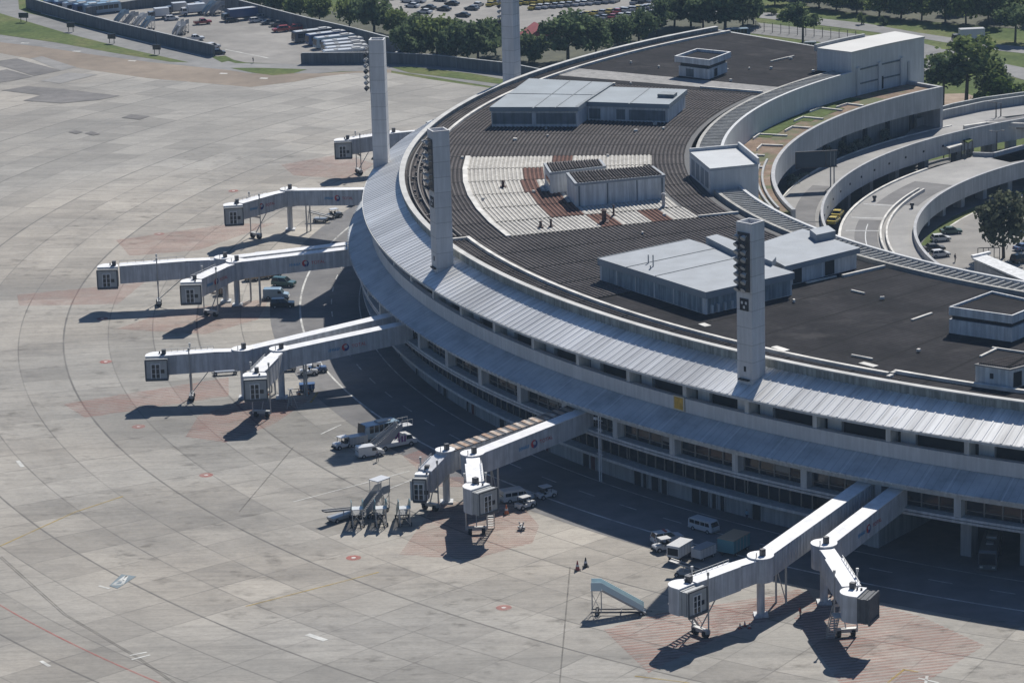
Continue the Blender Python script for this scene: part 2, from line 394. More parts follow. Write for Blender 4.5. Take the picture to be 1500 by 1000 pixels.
# ================================================================ ground
V2 = lambda u, v: at(u, v, 0)
sheet("ground", [(-4000, -1500), (4000, -1500), (4000, 7000), (-4000, 7000)], 0.0, M_['grass'])
far_edge = [(0,78),(133,103),(217,115),(333,125),(367,128),(433,120),(467,113),(520,107),(573,107),(633,117),(710,128),(735,132)]
apr = [at(*q) for q in far_edge]
apr += [pol(149, a) for a in range(132, 263, 2)]
apr += [Vector((140, 150, 0)), Vector((-260, 150, 0)), Vector((-330, 720, 0)), Vector((-140, 690, 0))]
sheet("apron", apr, .02, M_['apron'])
def ring_sheet(name, r0, r1, a0, a1, z, mat, st=1.2, kind='structure', parent=None):
    m = MB(); k = max(1, int(round((a1-a0)/st))); vs = []; fs = []
    for i in range(k+1):
        a = a0+(a1-a0)*i/k
        for r in (r0, r1): vs.append(pol(r, a, z))
    for i in range(k): fs.append((2*i, 2*i+1, 2*i+3, 2*i+2))
    m.add(vs, fs); o = m.build(name, mat)
    if o.data.polygons[0].normal.z < 0: o.data.flip_normals()
    if kind: o['kind'] = kind
    return o
ring_sheet("service_road", 149.5, 166.2, 130, 262, .035, M_['road'])
mk = MB()                                            # painted lines of the service road: one set of markings
def arc_line(mk, r, w, a0, a1, z=.05, st=1.0):
    k = max(1, int(round((a1-a0)/st))); vs = []; fs = []
    for i in range(k+1):
        a = a0+(a1-a0)*i/k
        vs += [pol(r-w/2, a, z), pol(r+w/2, a, z)]
    for i in range(k): fs.append((2*i, 2*i+2, 2*i+3, 2*i+1))
    mk.add(vs, fs)
arc_line(mk, 161.9, .28, 140, 262); arc_line(mk, 153.4, .16, 140, 262)
a = 140.0
while a < 262:
    arc_line(mk, 157.4, .17, a, a+1.05, st=.6); a += 2.6
o = mk.build("road_marking", M_['white_line']); o['kind'] = 'structure'
def px_poly(name, pts, z, mat): return sheet(name, [at(u, v) for u, v in pts], z, mat)
hz = [([(884,922),(985,893),(1185,866),(1196,884),(1060,930),(950,985)],0), ([(1163,905),(1238,1012),(1335,1012),(1442,945),(1350,903),(1215,866)],0),
      ([(585,812),(612,775),(640,735),(760,735),(790,770),(780,795),(690,820)],1), ([(590,668),(628,655),(645,672),(640,700),(735,695),(730,715),(640,712)],1),
      ([(272,640),(290,610),(350,588),(455,585),(400,622),(330,648)],0), ([(93,592),(230,570),(335,553),(335,580),(190,602),(125,612)],0),
      ([(172,482),(250,455),(395,438),(378,468),(300,490)],1), ([(25,432),(150,420),(214,412),(172,446),(28,448)],1),
      ([(170,352),(340,328),(402,328),(290,367),(190,375)],1), ([(412,242),(500,226),(548,240),(520,264),(430,257)],1), ([(1030,905),(1170,862),(1185,872),(1050,925)],1)]
for pts, k in hz: px_poly("stand_hatching", pts, .048, M_['red_hatch2' if k else 'red_hatch'])
rd = MB(); arc_line(rd, 228.2, .22, 209, 240, .048); o = rd.build("boundary_marking", M_['red_paint']); o['kind'] = 'structure'
def disc(m, c, r, z, n=16, sy=1.0): m.add([(c[0]+r*math.cos(2*math.pi*i/n), c[1]+r*sy*math.sin(2*math.pi*i/n), z) for i in range(n)], [tuple(range(n))])
m = MB(); m2 = MB()
for u, v in ((155,530),(203,625),(302,696),(518,817),(738,890),(150,467),(233,343),(342,280)):
    disc(m, at(u, v), .85, .050); disc(m2, at(u, v), .26, .056)
o = m.build("stop_marking", M_['red_paint']); o['kind'] = 'structure'
o = m2.build("stop_marking_centre", M_['white_line']); o['kind'] = 'structure'
# white dashes and worn guide lines
m = MB()
def quadline(m, p, q, w, z=.05):
    p, q = Vector(p), Vector(q); d = (q-p).normalized(); n = Vector((-d.y, d.x, 0))*w/2
    m.add([(p+n)[:2]+(z,), (q+n)[:2]+(z,), (q-n)[:2]+(z,), (p-n)[:2]+(z,)], [(0,1,2,3)])
for (a1, b1, w) in (((26,675),(33,684),.5),((450,929),(477,938),.7),((190,960),(215,955),.25),((193,966),(220,959),.25),((60,968),(73,976),.4),((145,858),(160,862),.35),
                    ((1345,993),(1375,1000),.3),((1358,990),(1354,1010),.3),((470,636),(500,622),.2),((610,700),(560,720),.2),((430,735),(600,690),.16)):
    quadline(m, at(*a1), at(*b1), w)
o = m.build("guide_marking", M_['white_line']); o['kind'] = 'structure'
m = MB()
for (a1, b1, w) in (((0,800),(110,750),.2),((110,750),(180,727),.2),((360,888),(555,838),.2),((1300,1000),(1325,980),.25),((1322,980),(1345,984),.25),((930,990),(1010,1000),.2),((455,590),(465,575),.3)):
    quadline(m, at(*a1), at(*b1), w)
o = m.build("guide_line", M_['yellow_line']); o['kind'] = 'structure'
m = MB()
for (a1, b1) in (((0,815),(95,900)),((95,900),(200,962)),((200,962),(262,1005)),((430,655),(350,750)),((835,830),(820,1000))):
    for dx in ((-2, 2) if a1[0] < 300 else (0,)): quadline(m, at(a1[0]+dx, a1[1]), at(b1[0]+dx, b1[1]), .16, .046)
M_['tyre'] = faded("tyre_marks", (.06, .055, .05), .34)
o = m.build("tyre_marking", M_['tyre']); o['kind'] = 'structure'
# dark repair patches at the far left
PZ = .044; random.seed(2)
M_['patch2'] = asphalt("grey_patch", (.20, .195, .185), (.27, .26, .245), .3)
for k, pts in enumerate(([(-20,92),(25,86),(45,92),(8,99)], [(45,86),(62,83),(112,99),(90,104)], [(8,99),(45,92),(90,104),(50,112)], [(-20,108),(10,102),(48,113),(0,122)], [(60,119),(100,107),(143,110),(88,123)], [(2,133),(40,127),(92,131),(60,140)], [(60,140),(92,131),(176,141),(145,147)], [(34,148),(60,140),(145,147),(90,152)],
            [(178,173),(192,168),(220,171),(205,176)], [(100,194),(110,191),(122,194),(112,197)], [(124,196),(134,193),(147,197),(137,199)])):
    PZ += .004; px_poly("repair_patch", pts, PZ, M_['patch' if k not in (1, 4) else 'patch2'])
# oil and rubber soiling where aircraft and carts stand
def soil_mat():
    m, t, b = nt("stand_soiling"); g = N(t, "NewGeometry").outputs["Position"]; t.nodes.remove(b)
    d = N(t, "BsdfDiffuse"); d.inputs[0].default_value = (.055, .05, .046, 1); tr = N(t, "BsdfTransparent"); mx = N(t, "MixShader")
    n = mathn(t, 'MULTIPLY', ramp(t, noise(t, mapping(t, g, (.35, .55, 1)), 1.0, 7, .7), [(.53, 0.0), (.74, .38)]), ramp(t, noise(t, g, .09, 2), [(.4, 0.0), (.58, 1.0)]))
    t.links.new(n, mx.inputs[0]); t.links.new(tr.outputs[0], mx.inputs[1]); t.links.new(d.outputs[0], mx.inputs[2]); t.links.new(mx.outputs[0], t.nodes["Material Output"].inputs[0]); return m
ring_sheet("stand_soiling", 164, 212, 150, 246, .060, soil_mat())
# painted stand panel
px_poly("stand_panel", [(160,858),(178,841),(200,844),(172,862)], .05, plain("blue_grey_paint", (.16, .20, .22), .8))
m = MB()
for p, q in (((165,857),(186,843)), ((186,843),(179,856)), ((165,857),(179,856)), ((172,852),(182,850))): quadline(m, at(*p), at(*q), .35, .058)
o = m.build("stand_panel_marking", M_['white_line']); o['kind'] = 'structure'

# perimeter strips, roads and lots beyond the apron
px_poly("brown_strip", [(-420,18),(-20,60),(60,69),(133,80),(217,91),(333,103),(367,108),(467,108),(573,102),(573,107),(520,107),(467,113),(433,120),(367,128),(333,125),(217,115),(133,103),(0,78),(-20,75),(-420,26)], .03, M_['brown'])
px_poly("perimeter_road", [(-420,-60),(-60,-60),(25,-14),(43,20),(167,50),(313,83),(345,93),(445,94),(590,91),(740,106),(800,120),(720,127),(633,113),(573,104),(500,105),(440,110),(367,110),(217,93),(100,76),(-30,58),(-420,17)], .022, M_['far_road'])
px_poly("grass_verge", [(-420,-44),(-30,14),(0,20),(100,50),(187,72),(277,92),(250,91),(167,78),(83,63),(-30,47),(-420,5)], .045, M_['grass'])
px_poly("grass_verge", [(337,100),(385,100),(450,102),(430,108),(400,111),(370,107)], .046, M_['grass'])
px_poly("grass_verge", [(573,99),(600,98),(690,108),(745,118),(735,124),(690,118),(600,107)], .047, M_['grass'])
px_poly("grass_verge", [(25,-20),(45,-20),(45,14),(42,20),(28,14)], .045, M_['grass'])
px_poly("grass_verge", [(310,84),(330,82),(342,88),(325,92)], .045, M_['grass'])
px_poly("equipment_yard", [(40,14),(150,-40),(420,-40),(420,20),(603,80),(600,92),(445,95),(360,92),(313,82)], .03, M_['lot'])
px_poly("car_park", [(520,40),(560,-70),(1200,-70),(1080,10),(1010,40),(880,60),(700,40)], .034, M_['lot'])
m = MB()
for (a1, b1) in (((330,75-2),(395,86)),((150,47),(300,84)),((60,20),(250,68))): quadline(m, at(*a1), at(*b1), .4, .05)
for u, v in ((36,63.5),(112,75.5),(193,89.5),(327,108),(386,115)): quadline(m, at(u-5, v), at(u+6, v+.4), .9, .05)
o = m.build("perimeter_marking", M_['white_line']); o['kind'] = 'structure'
# roads at the upper right
px_poly("access_road", [(1060,8),(1109,17),(1270,35),(1343,48),(1450,64),(1530,72),(1530,82),(1448,73),(1350,57),(1270,46),(1160,32),(1090,24),(1030,24)], .040, M_['far_road'])
px_poly("slip_road", [(1030,36),(1095,32),(1200,44),(1270,52),(1348,63),(1395,75),(1448,89),(1530,106),(1530,126),(1448,103),(1400,92),(1375,92),(1362,102),(1350,115),(1310,140),(1270,130),(1300,90),(1200,62),(1090,48),(1020,45)], .050, M_['far_road'])
px_poly("bare_earth", [(1345,150),(1380,138),(1415,137),(1440,146),(1400,160),(1350,165)], .03, asphalt("bare_earth", (.22, .17, .12), (.34, .26, .2), .4))

# ================================================================ terminal
TB = thing("terminal_building", "huge crescent-shaped concrete airport terminal with dark ribbed roof and silvery eaves", "terminal", (CX, CY, 0))
A0, A1 = 129.5, 262.0
BLIND = plain('window_blind', (.22,.21,.19), .7, 0, .2, 1.0)
BAY = [225.93+3.6*k for k in range(-26, 11)]
def part(m, name, mats, parent=TB, **k): return m.build(name, mats, parent, **k)
part(MB().ring([(148, 0), (151, 0), (151, 2.7), (148, 2.7)], A0, 232.3), "ground_floor_wall", M_['wall'])
part(MB().ring([(148, 2.62), (152.9, 2.62), (152.9, 2.95), (148, 2.95)], A0, 232.3), "ledge", M_['white'])
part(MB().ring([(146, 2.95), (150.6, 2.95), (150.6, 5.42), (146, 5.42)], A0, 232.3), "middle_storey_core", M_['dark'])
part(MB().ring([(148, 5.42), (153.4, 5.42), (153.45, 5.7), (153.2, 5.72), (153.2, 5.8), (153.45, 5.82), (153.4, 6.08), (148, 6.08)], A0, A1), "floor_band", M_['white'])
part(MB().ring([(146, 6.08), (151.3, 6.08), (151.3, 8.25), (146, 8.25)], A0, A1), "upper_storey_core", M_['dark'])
part(MB().ring([(150, 8.25), (153.7, 8.25), (153.7, 8.98), (150, 8.98)], A0, A1), "fascia", M_['fascia'])
m = MB().ring([(154.6, 9.0), (154.6, 9.16), (151.0, 10.85), (150.4, 10.85), (150.4, 9.0)], A0, A1)
for i in range(int((A1-A0)/.36)):
    a = A0+.36*i+.1; m.cbox((154.5*math.cos(R_(a)), 154.5*math.sin(R_(a)), 9.1), .5, .35, .2, R_(a))
part(m, "lower_canopy", M_['canopy'])
part(MB().ring([(150.6, 10.8), (151.35, 10.8), (151.4, 12.45), (150.9, 12.47), (150.6, 12.45)], A0, A1), "parapet_band", M_['band'])
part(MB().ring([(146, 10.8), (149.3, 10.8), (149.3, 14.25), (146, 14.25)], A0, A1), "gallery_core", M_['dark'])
part(MB().ring([(149.3, 11.3), (150.7, 11.3), (150.7, 11.5), (149.3, 11.5)], A0, A1), "gallery_floor", M_['wall'])
for a in BAY:
    c = MB(); da = .155
    for r0, r1, z0, z1 in ((150.9, 153.35, 6.09, 8.245),):
        c.ring([(r0, z0), (r1, z0), (r1, z1), (r0, z1)], a-da, a+da, .2)
    part(c, "column", M_['white'])
    part(MB().ring([(149.5, 11.5), (151.2, 11.5), (151.2, 14.24), (149.5, 14.24)], a-.11, a+.11, .2), "gallery_column", M_['white'])
    part(MB().ring([(149.31, 11.5), (149.8, 11.5), (149.8, 14.2), (149.31, 14.2)], a+.3, a+1.0, .35), "gallery_panel", M_['band'])
    w = MB(); w.ring([(151.31, 6.1), (152.2, 6.1), (152.2, 8.22), (151.31, 8.22)], a+.2, a+3.4, 1.2)
    fm = MB()
    for k in range(5):
        b = a+.2+3.2*k/4; fm.ring([(152.2, 6.1), (152.32, 6.1), (152.32, 8.22), (152.2, 8.22)], b-.03, b+.03, .1)
    fm.ring([(152.2, 6.62), (152.3, 6.62), (152.3, 6.7), (152.2, 6.7)], a+.2, a+3.4, 1.2)
    w.mat(1)
    for k in range(random.choice((0, 1, 1, 2, 3))):
        b = a+.4+random.random()*2.2; z = 6.3+random.random()*1.0
        w.ring([(152.2, z), (152.22, z), (152.22, z+.18+.4*random.random()), (152.2, z+.3)], b, b+.3+.5*random.random(), .4)
    w.mat(2)
    for k in range(random.choice((0, 0, 0, 1, 2))):
        b = a+.24+.8*random.randrange(4); z = 6.9+.7*random.random(); w.ring([(152.2, z), (152.23, z), (152.23, 8.2), (152.2, 8.2)], b, b+.74, .4)
    wo = part(w, "window", [M_['glass'], M_['brownish'], BLIND]); part(fm, "frame", M_['mullion'], wo)
    if a > 228.9: continue
    w = MB(); w.ring([(150.61, 2.97), (151.3, 2.97), (151.3, 5.4), (150.61, 5.4)], a+.05, a+3.55, 1.2)
    fm = MB()
    for k in range(7):
        b = a+.08+3.45*k/6; fm.ring([(151.3, 2.97), (151.42, 2.97), (151.42, 5.4), (151.3, 5.4)], b-.025, b+.025, .1)
    wo = part(w, "middle_window", M_['glass']); part(fm, "frame", M_['mullion'], wo)
random.seed(11)
dcol = [plain("door_dark", (.025, .026, .03), .6), plain("door_maroon", (.09, .02, .022), .6), plain("door_blue", (.02, .05, .14), .6)]
for i, a in enumerate(BAY):
    if a > 228.9: continue
    for k in range(random.choice((1, 2, 2, 4))):
        b = a+.15+k*.62+random.random()*.2; w_ = random.choice((.24, .34, .46))
        d = MB(); d.ring([(150.95, 0.02), (151.06, 0.02), (151.06, 2.25), (150.95, 2.25)], b, b+w_, .2)
        d2 = MB(); d2.ring([(151.0, .02), (151.12, .02), (151.12, 2.35), (151.0, 2.35)], b-.05, b, .1); d2.ring([(151.0, .02), (151.12, .02), (151.12, 2.35), (151.0, 2.35)], b+w_, b+w_+.05, .1)
        do = part(d, "service_door", dcol[0] if random.random() < .8 else dcol[random.choice((1, 2))]); part(d2, "frame", M_['wall'], do)
# upper roof of standing-seam sheets
m = MB(); prof = [(152.25, 14.35), (152.3, 14.62), (146.6, 16.82), (146.0, 16.82), (146.0, 14.35)]
m.ring(prof, A0, A1, 1.2)
st = .44; n = int((A1-A0)/st); sl = (16.82-14.62)/(152.3-146.6)
for i in range(n):
    a = A0+st*(i+.5); hw = .055
    vs = []
    for r, z in ((152.28, 14.62), (146.7, 16.78)):
        for da, dz in ((-hw, 0.0), (-hw*.6, .06), (hw*.6, .06), (hw, 0.0)):
            vs.append((r*math.cos(R_(a+da)), r*math.sin(R_(a+da)), z+dz))
    m.add(vs, [(0,1,5,4),(1,2,6,5),(2,3,7,6),(0,3,2,1)])
part(m, "upper_roof", M_['roof_metal'])
part(MB().ring([(152.2, 14.3), (152.42, 14.3), (152.42, 14.58), (152.2, 14.58)], A0, A1), "eaves_gutter", M_['fascia'])
part(MB().ring([(146.3, 16.0), (146.75, 16.0), (146.8, 17.75), (146.3, 17.75)], A0, A1), "roof_parapet", plain("stained_parapet", (.36, .38, .355), .8, 0, .2, .4, .45))
part(MB().ring([(146.2, 17.75), (147.0, 17.75), (147.0, 17.9), (146.2, 17.9)], A0, A1), "parapet_coping", plain("coping_white", (.48, .475, .45), .8, 0, .2, .4))
# main roof: corrugated to the left, felt at both ends
ZR = 17.2; PER = .6
def corr(r0, r1, z):
    p = []; r = r0
    while r < r1-PER:
        p += [(r, z), (r+.2, z), (r+.27, z+.11), (r+.53, z+.11)]; r += PER
    p.append((r1, z)); return p
def bays(m, prof, a0, a1):
    """one straight length of sheeting per bay"""
    cuts = [a0]+[b for b in BAY if a0+.01 < b < a1-.01]+[a1]
    for x, y in zip(cuts, cuts[1:]): m.ring(prof, x, y, 3.6, closed=False)
    return m
AF0, AF1 = 150.3, 211.53
cz0 = PER*math.ceil(105.6/PER)
for x, y in ((AF0, 175.53), (197.13, AF1)):
    part(bays(MB(), corr(cz0, 143.2, ZR), x, y), "ribbed_roof", M_['roof_corr'])
part(bays(MB(), corr(137.4, 143.2, ZR), 175.53, 197.13), "ribbed_roof", M_['roof_corr']); part(bays(MB(), corr(cz0, 110.4, ZR), 175.53, 197.13), "ribbed_roof", M_['roof_corr'])
part(bays(MB(), corr(143.2, 146.25, ZR-.02), AF0, 232), "ribbed_eaves_strip", M_['roof_corr'])
part(MB().ring([(104.8, ZR-.03), (143.2, ZR-.03), (143.2, ZR-.3), (104.8, ZR-.3)], A0, A1), "roof_slab", M_['dark'])
for x, y in ((A0, AF0), (AF1, A1)): part(MB().ring([(104.8, ZR), (143.2, ZR)], x, y, 1.2, closed=False), "felt_roof", M_['roof_flat'])
part(MB().ring([(143.2, ZR-.01), (146.25, ZR-.01)], A0, AF0, closed=False), "felt_eaves_strip", M_['roof_flat']); part(MB().ring([(143.2, ZR-.01), (146.25, ZR-.01)], 232, A1, closed=False), "felt_eaves_strip", M_['roof_flat'])
part(MB().ring([(104.6, ZR+.012), (143.0, ZR+.012), (143.0, ZR-.1), (104.6, ZR-.1)], 146.2, 148.9, 1.2), "pale_roof_strip", M_['roof_grey'])
# beige sheets, some replaced by rusty ones
LB = [(175.53, [(137.4,125,0),(125,122,1),(122,110.6,0)]), (179.13, [(137.4,128.8,0),(128.8,126.2,1),(126.2,111.5,0)]), (182.73, [(137.4,129.6,0),(129.6,127.2,1),(127.2,112,0)]),
      (186.33, [(137.4,129.2,0),(129.2,124.5,1),(124.5,112,0)]), (189.93, [(137.4,129,0),(129,124.2,1),(124.2,110.8,0)]), (193.53, [(137.4,124.4,0),(124.4,122.8,1),(122.8,121.4,1),(121.4,117,0),(117,114.2,1),(114.2,110.6,0)])]
for a, segs in LB:
    for r1, r0, k in segs:
        q = PER*round(r0/PER); q1 = PER*round(r1/PER)+.3
        part(MB().ring(corr(q, q1, ZR+.02), a+.03, a+3.57, 3.6, closed=False), "rusty_roof_sheet" if k else "beige_roof_sheet", M_['roof_rust' if k else 'roof_light'])
part(MB().ring([(137.2, ZR), (137.9, ZR), (137.9, ZR+.22), (137.2, ZR+.22)], 175.53, 197.13, 3.6), "sheet_edge_flashing", M_['kerb'])
# low kerbs on the roof
def kr(r, a0, a1, w=.5, h=.38): part(MB().ring([(r, ZR-.1), (r+w, ZR-.1), (r+w, ZR+h), (r, ZR+h)], a0, a1), "roof_kerb", M_['kerb'])
kr(142.6, 196.6, 231.2); kr(141.4, 231.2, A1); kr(143.0, A0, 170)
for a, r0, r1 in ((196.6, 143.1, 146.2), (231.2, 141.9, 142.6), (231.35, 143.1, 144.0), (149.1, 104.8, 116), (216.5, 104.8, 112), (196.9, 104.8, 110.6)):
    part(MB().ring([(r0, ZR-.1), (r1, ZR-.1), (r1, ZR+.33), (r0, ZR+.33)], a, a+.18, .2), "roof_kerb", M_['kerb'])
# slatted light well along the inner edge
part(MB().ring([(99.9, 12.2), (100.35, 12.2), (100.35, 17.7), (99.9, 17.7)], 137.8, A1), "inner_wall", M_['band'])

part(MB().ring([(103.5, 16.4), (104.0, 16.4), (104.0, 17.55), (103.5, 17.55)], 137.8, A1), "light_well_kerb", plain("dull_kerb", (.36,.35,.32), .85, 0, .3, .5))
m = MB().ring([(100.3, 16.2), (104.4, 16.2), (104.4, 16.4), (100.3, 16.4)], 137.8, A1); a = 138.1
while a < A1:
    m.cbox((102.0*math.cos(R_(a)), 102.0*math.sin(R_(a)), 17.35), 3.1, .15, .35, R_(a)); a += .62
part(m, "slatted_light_well", plain("slat_concrete", (.42,.42,.40), .85, 0, .3, .8))
part(MB().ring([(97.5, 0), (99.6, 0), (99.6, 12.2), (97.5, 12.2)], A0, A1), "landside_wall", M_['wall'])
# end wall
e0 = A0
part(MB().ring([(100, 0), (151, 0), (151, 10.9), (146.7, 17.2), (100, 17.2)], A0-.25, A0, .5), "end_wall", M_['wall'])
# yellow sign on the parapet band
sg = MB(); sa = 180+43.35
sg.ring([(151.45, 10.9), (151.55, 10.9), (151.55, 12.6), (151.45, 12.6)], 222.1-.33, 222.1+.33, .7)
sg.mat(1); sg.ring([(151.55, 11.05), (151.57, 11.05), (151.57, 12.45), (151.55, 12.45)], 222.1-.26, 222.1+.26, .6)
sgo = sg.build("wall_sign", [plain("pale_sign_edge", (.55, .5, .38), .6), plain("amber_sign", (.55, .33, .04), .6, 0, .4, 1.2)], None)
sgo.location = (CX, CY, 0); tag(sgo, "small square amber sign fixed on the grey parapet band of the terminal", "sign")
random.seed(3)
sm = MB()
for i in range(34):
    r = 106+random.random()*36; a = A0+2+random.random()*118; z = ZR+.14
    sm = MB().cbox((r*math.cos(R_(a)), r*math.sin(R_(a)), z+.12), .2+.4*random.random(), .2+.3*random.random(), .2+.2*random.random(), random.random()*3)
    part(sm, "roof_vent", M_['kerb'])
pp = MB()
for i in range(26):
    a = 171+random.random()*25; r = 143.3+2.4*random.random()
    pp.cbox((r*math.cos(R_(a)), r*math.sin(R_(a)), ZR+.3), .3, .3, .35, random.random())
for r in (143.4, 144.2, 145.4): pp.ring([(r, ZR+.25), (r+.18, ZR+.25), (r+.18, ZR+.42), (r, ZR+.42)], 170, 196.4)
part(pp, "roof_pipework", plain("dull_pipes", (.17,.155,.14), .8, 0, .3, 1.5))

# ---------------------------------------------------------------- floodlight towers
def tower(az, label, rr=149.0):
    T = thing("floodlight_tower", label, "tower", pol(rr, az, 0), R_(az), "floodlight towers along the terminal's curved edge")
    h = 1.12
    s = MB(); s.box(-h, -h, 10.9, h, h, 33.6)
    s.box(-h, -h, 33.6, h, -h+.22, 34.1); s.box(-h, h-.22, 33.6, h, h, 34.1); s.box(-h, -h+.22, 33.6, -h+.22, h-.22, 34.1); s.box(h-.22, -h+.22, 33.6, h, h-.22, 34.1)
    s.build("shaft", M_['tower'], T)
    MB().box(h+.005, -.86, 26.2, h+.1, .86, 33.0).build("lamp_rack", M_['steel'], T)
    p = MB(); p.box(h+.005, -.62, 24.0, h+.07, .62, 25.4)
    p.mat(1)
    for y, z in ((-.3, 24.9), (.3, 24.9), (.0, 24.4)): p.box(h+.07, y-.14, z-.16, h+.09, y+.14, z+.16)
    p.build("control_panel", [M_['dark'], M_['tower']], T)
    v = MB(); v.box(h+.005, -.12, 16.9, h+.05, .18, 17.5); v.box(h+.005, -.75, 15.9, h+.35, .75, 16.05); v.build("hatch", M_['dark'], T)
    for k in range(8):
        for y in (-.5, .5):
            z = 26.6+k*.85
            l = MB(); l.bar((h+.1, y, z+.1), (h+.75, y, z+.1), .08)
            d = Vector((.8, 0, -.6)); c = Vector((h+.7, y, z+.05))
            l.tube(c-d*.22, c+d*.18, .2, 8, .36)
            lo = l.build("floodlight", M_['metal'] if k % 3 else M_['steel'], T); MB().tube(c+d*.18, c+d*.2, .33, 8).build("lens", M_['metal'], lo)
    return T
tower(225.5, "concrete floodlight tower in front of the large white penthouse, its lamp face towards the viewer")
tower(199.9, "concrete floodlight tower standing before the beige roof patch, lamps on its left side")
tower(173.4, "concrete floodlight tower at the leftmost edge of the terminal, lamps down its left side", 151.2)
tower(150.9, "farthest floodlight tower, its top cut off by the picture edge")

# ---------------------------------------------------------------- penthouses on the roof
def house(name, label, cat="rooftop building"): return thing(name, label, cat, (0, 0, 0))
def P(u, v, z): return at(u, v, z)
def block(parent, roofpx, z, zb=ZR+.02, over=0.0, wallmat=None, roofmat=None, fh=.55, wname="wall", rname="roof", dz=None, inset=.35):
    pts = [P(u, v, z) for u, v in roofpx]; c = sum(pts, Vector())/len(pts)
    ins = [c+(p-c)*(1-inset/(p-c).length) for p in pts]
    MB().prism([(p.x, p.y) for p in ins], zb, z-fh-.003).build(wname, wallmat or M_['pent'], parent)
    MB().prism([(p.x, p.y) for p in pts], z-fh, z).build(rname, roofmat or M_['pentroof'], parent)
    return pts
def centre(o, pts):
    """move the thing's origin to its base"""
    c = sum(pts, Vector())/len(pts); c.z = 0
    for ch in o.children: ch.location = -c
    o.location = c
    return o
def pl(p, q, w, h0, h1, off, n):
    """strip panels on the face p-q"""
    m = MB(); p, q = Vector((p.x, p.y, 0)), Vector((q.x, q.y, 0)); d = q-p; nn = Vector((d.y, -d.x, 0)).normalized()
    for f0, f1 in n:
        a, b = p+d*f0, p+d*f1
        m.add([a+nn*off+Vector((0,0,h0)), b+nn*off+Vector((0,0,h0)), b+nn*off+Vector((0,0,h1)), a+nn*off+Vector((0,0,h1)),
               a-nn*.02+Vector((0,0,h0)), b-nn*.02+Vector((0,0,h0)), b-nn*.02+Vector((0,0,h1)), a-nn*.02+Vector((0,0,h1))],
              [(0,1,2,3),(7,6,5,4),(3,2,6,7),(0,4,5,1),(0,3,7,4),(1,5,6,2)])
    return m
def faced(pts, i, j, ins):
    c = sum(pts, Vector())/len(pts); g = [c+(p-c)*(1-ins/(p-c).length) for p in pts]
    return g[i], g[j]
M_['lou'] = plain("louvre_blue_grey", (.17, .20, .22), .6, 0, .2, .8, .3)
M_['roof_pale'] = plain("pale_blue_sheet_roof", (.225, .26, .285), .7, 0, .16, .2)
# far twin penthouse
H2 = house("rooftop_penthouse", "blue-grey plant room with two joined sheet roofs beyond the beige roof patch")
a1 = block(H2, [(717,157),(847,157),(897,121),(775,115)], 20.4, roofmat=M_['roof_pale'], fh=.7)
a2 = block(H2, [(857,149),(980,153),(1007,131),(890,127)], 20.2, roofmat=M_['roof_pale'], fh=.7, inset=.4)
p, q = faced(a1, 0, 1, .35); pl(p, q, 0, ZR+.5, 19.4, .05, [(.01,.47),(.52,.98)]).build("louvre_panel", M_['lou'], H2)
p, q = faced(a2, 0, 1, .4); pl(p, q, 0, ZR+.3, 19.1, .05, [(.02,.16),(.36,.47),(.52,.97)]).build("louvre_panel", M_['lou'], H2)
MB().prism([(v.x, v.y) for v in (P(963,138,20.75),P(987,139,20.75),P(992,135,20.75),P(970,134,20.75))], 20.203, 20.75).build("roof_hatch", M_['lou'], H2)
sm = MB()
for a_, b_, z in (((780,159),(835,118),20.43), ((745,137),(872,139),20.43), ((921,152.5),(951,129.5),20.23), ((813,158),(866,120),20.43)): sm.bar(P(*a_, z), P(*b_, z), .16, .08)
sm.build('roof_seam', M_['lou'], H2)
tr = MB().bar(P(845,157,20.3), P(897,123,20.3), .5, .3); tr.build("valley_gutter", M_['lou'], H2)
centre(H2, a1+a2)
# central pair with dark corrugated tops
H3 = house("rooftop_penthouse", "pair of white boxes with dark ribbed tops standing on the beige roof patch")
def ribtop(parent, px, z, n=16):
    pts = [P(u, v, z) for u, v in px]; m = MB(); A, B, C_, D = pts   # ribs run from A-B side to D-C side
    c = (A+B+C_+D)/4
    A, B, C_, D = [x+(c-x)*(.45/(c-x).length) for x in (A, B, C_, D)]
    m.add([A+Vector((0,0,.015)), B+Vector((0,0,.015)), C_+Vector((0,0,.015)), D+Vector((0,0,.015))], [(0,1,2,3)])
    for i in range(n):
        f = (i+.5)/n; m.bar(A.lerp(B, f)+Vector((0,0,.08)), D.lerp(C_, f)+Vector((0,0,.08)), (B-A).length/n*.45, .14)
    m.build("ribbed_top", M_['roof_corr'], parent)
b1 = block(H3, [(796,239),(805,253),(888,243),(880,233)], 20.3, fh=.35, inset=.12)
ribtop(H3, [(805,253),(888,243),(880,233),(796,239)], 20.3, 20)
b2 = block(H3, [(829,253),(842,269),(975,256),(957,243)], 20.6, fh=.35, inset=.12)
ribtop(H3, [(842,269),(975,256),(957,243),(829,253)], 20.6, 28)
p, q = faced(b1, 0, 1, .12); pl(p, q, 0, 18.3, 19.1, .04, [(.3,.95)]).build("window", M_['glass'], H3)
p, q = faced(b2, 1, 2, .12); pl(p, q, 0, ZR+.1, 20.2, .06, [(.03,.05),(.35,.36),(.68,.69),(.96,.98)]).build("pilaster", M_['lou'], H3)
centre(H3, b1+b2)
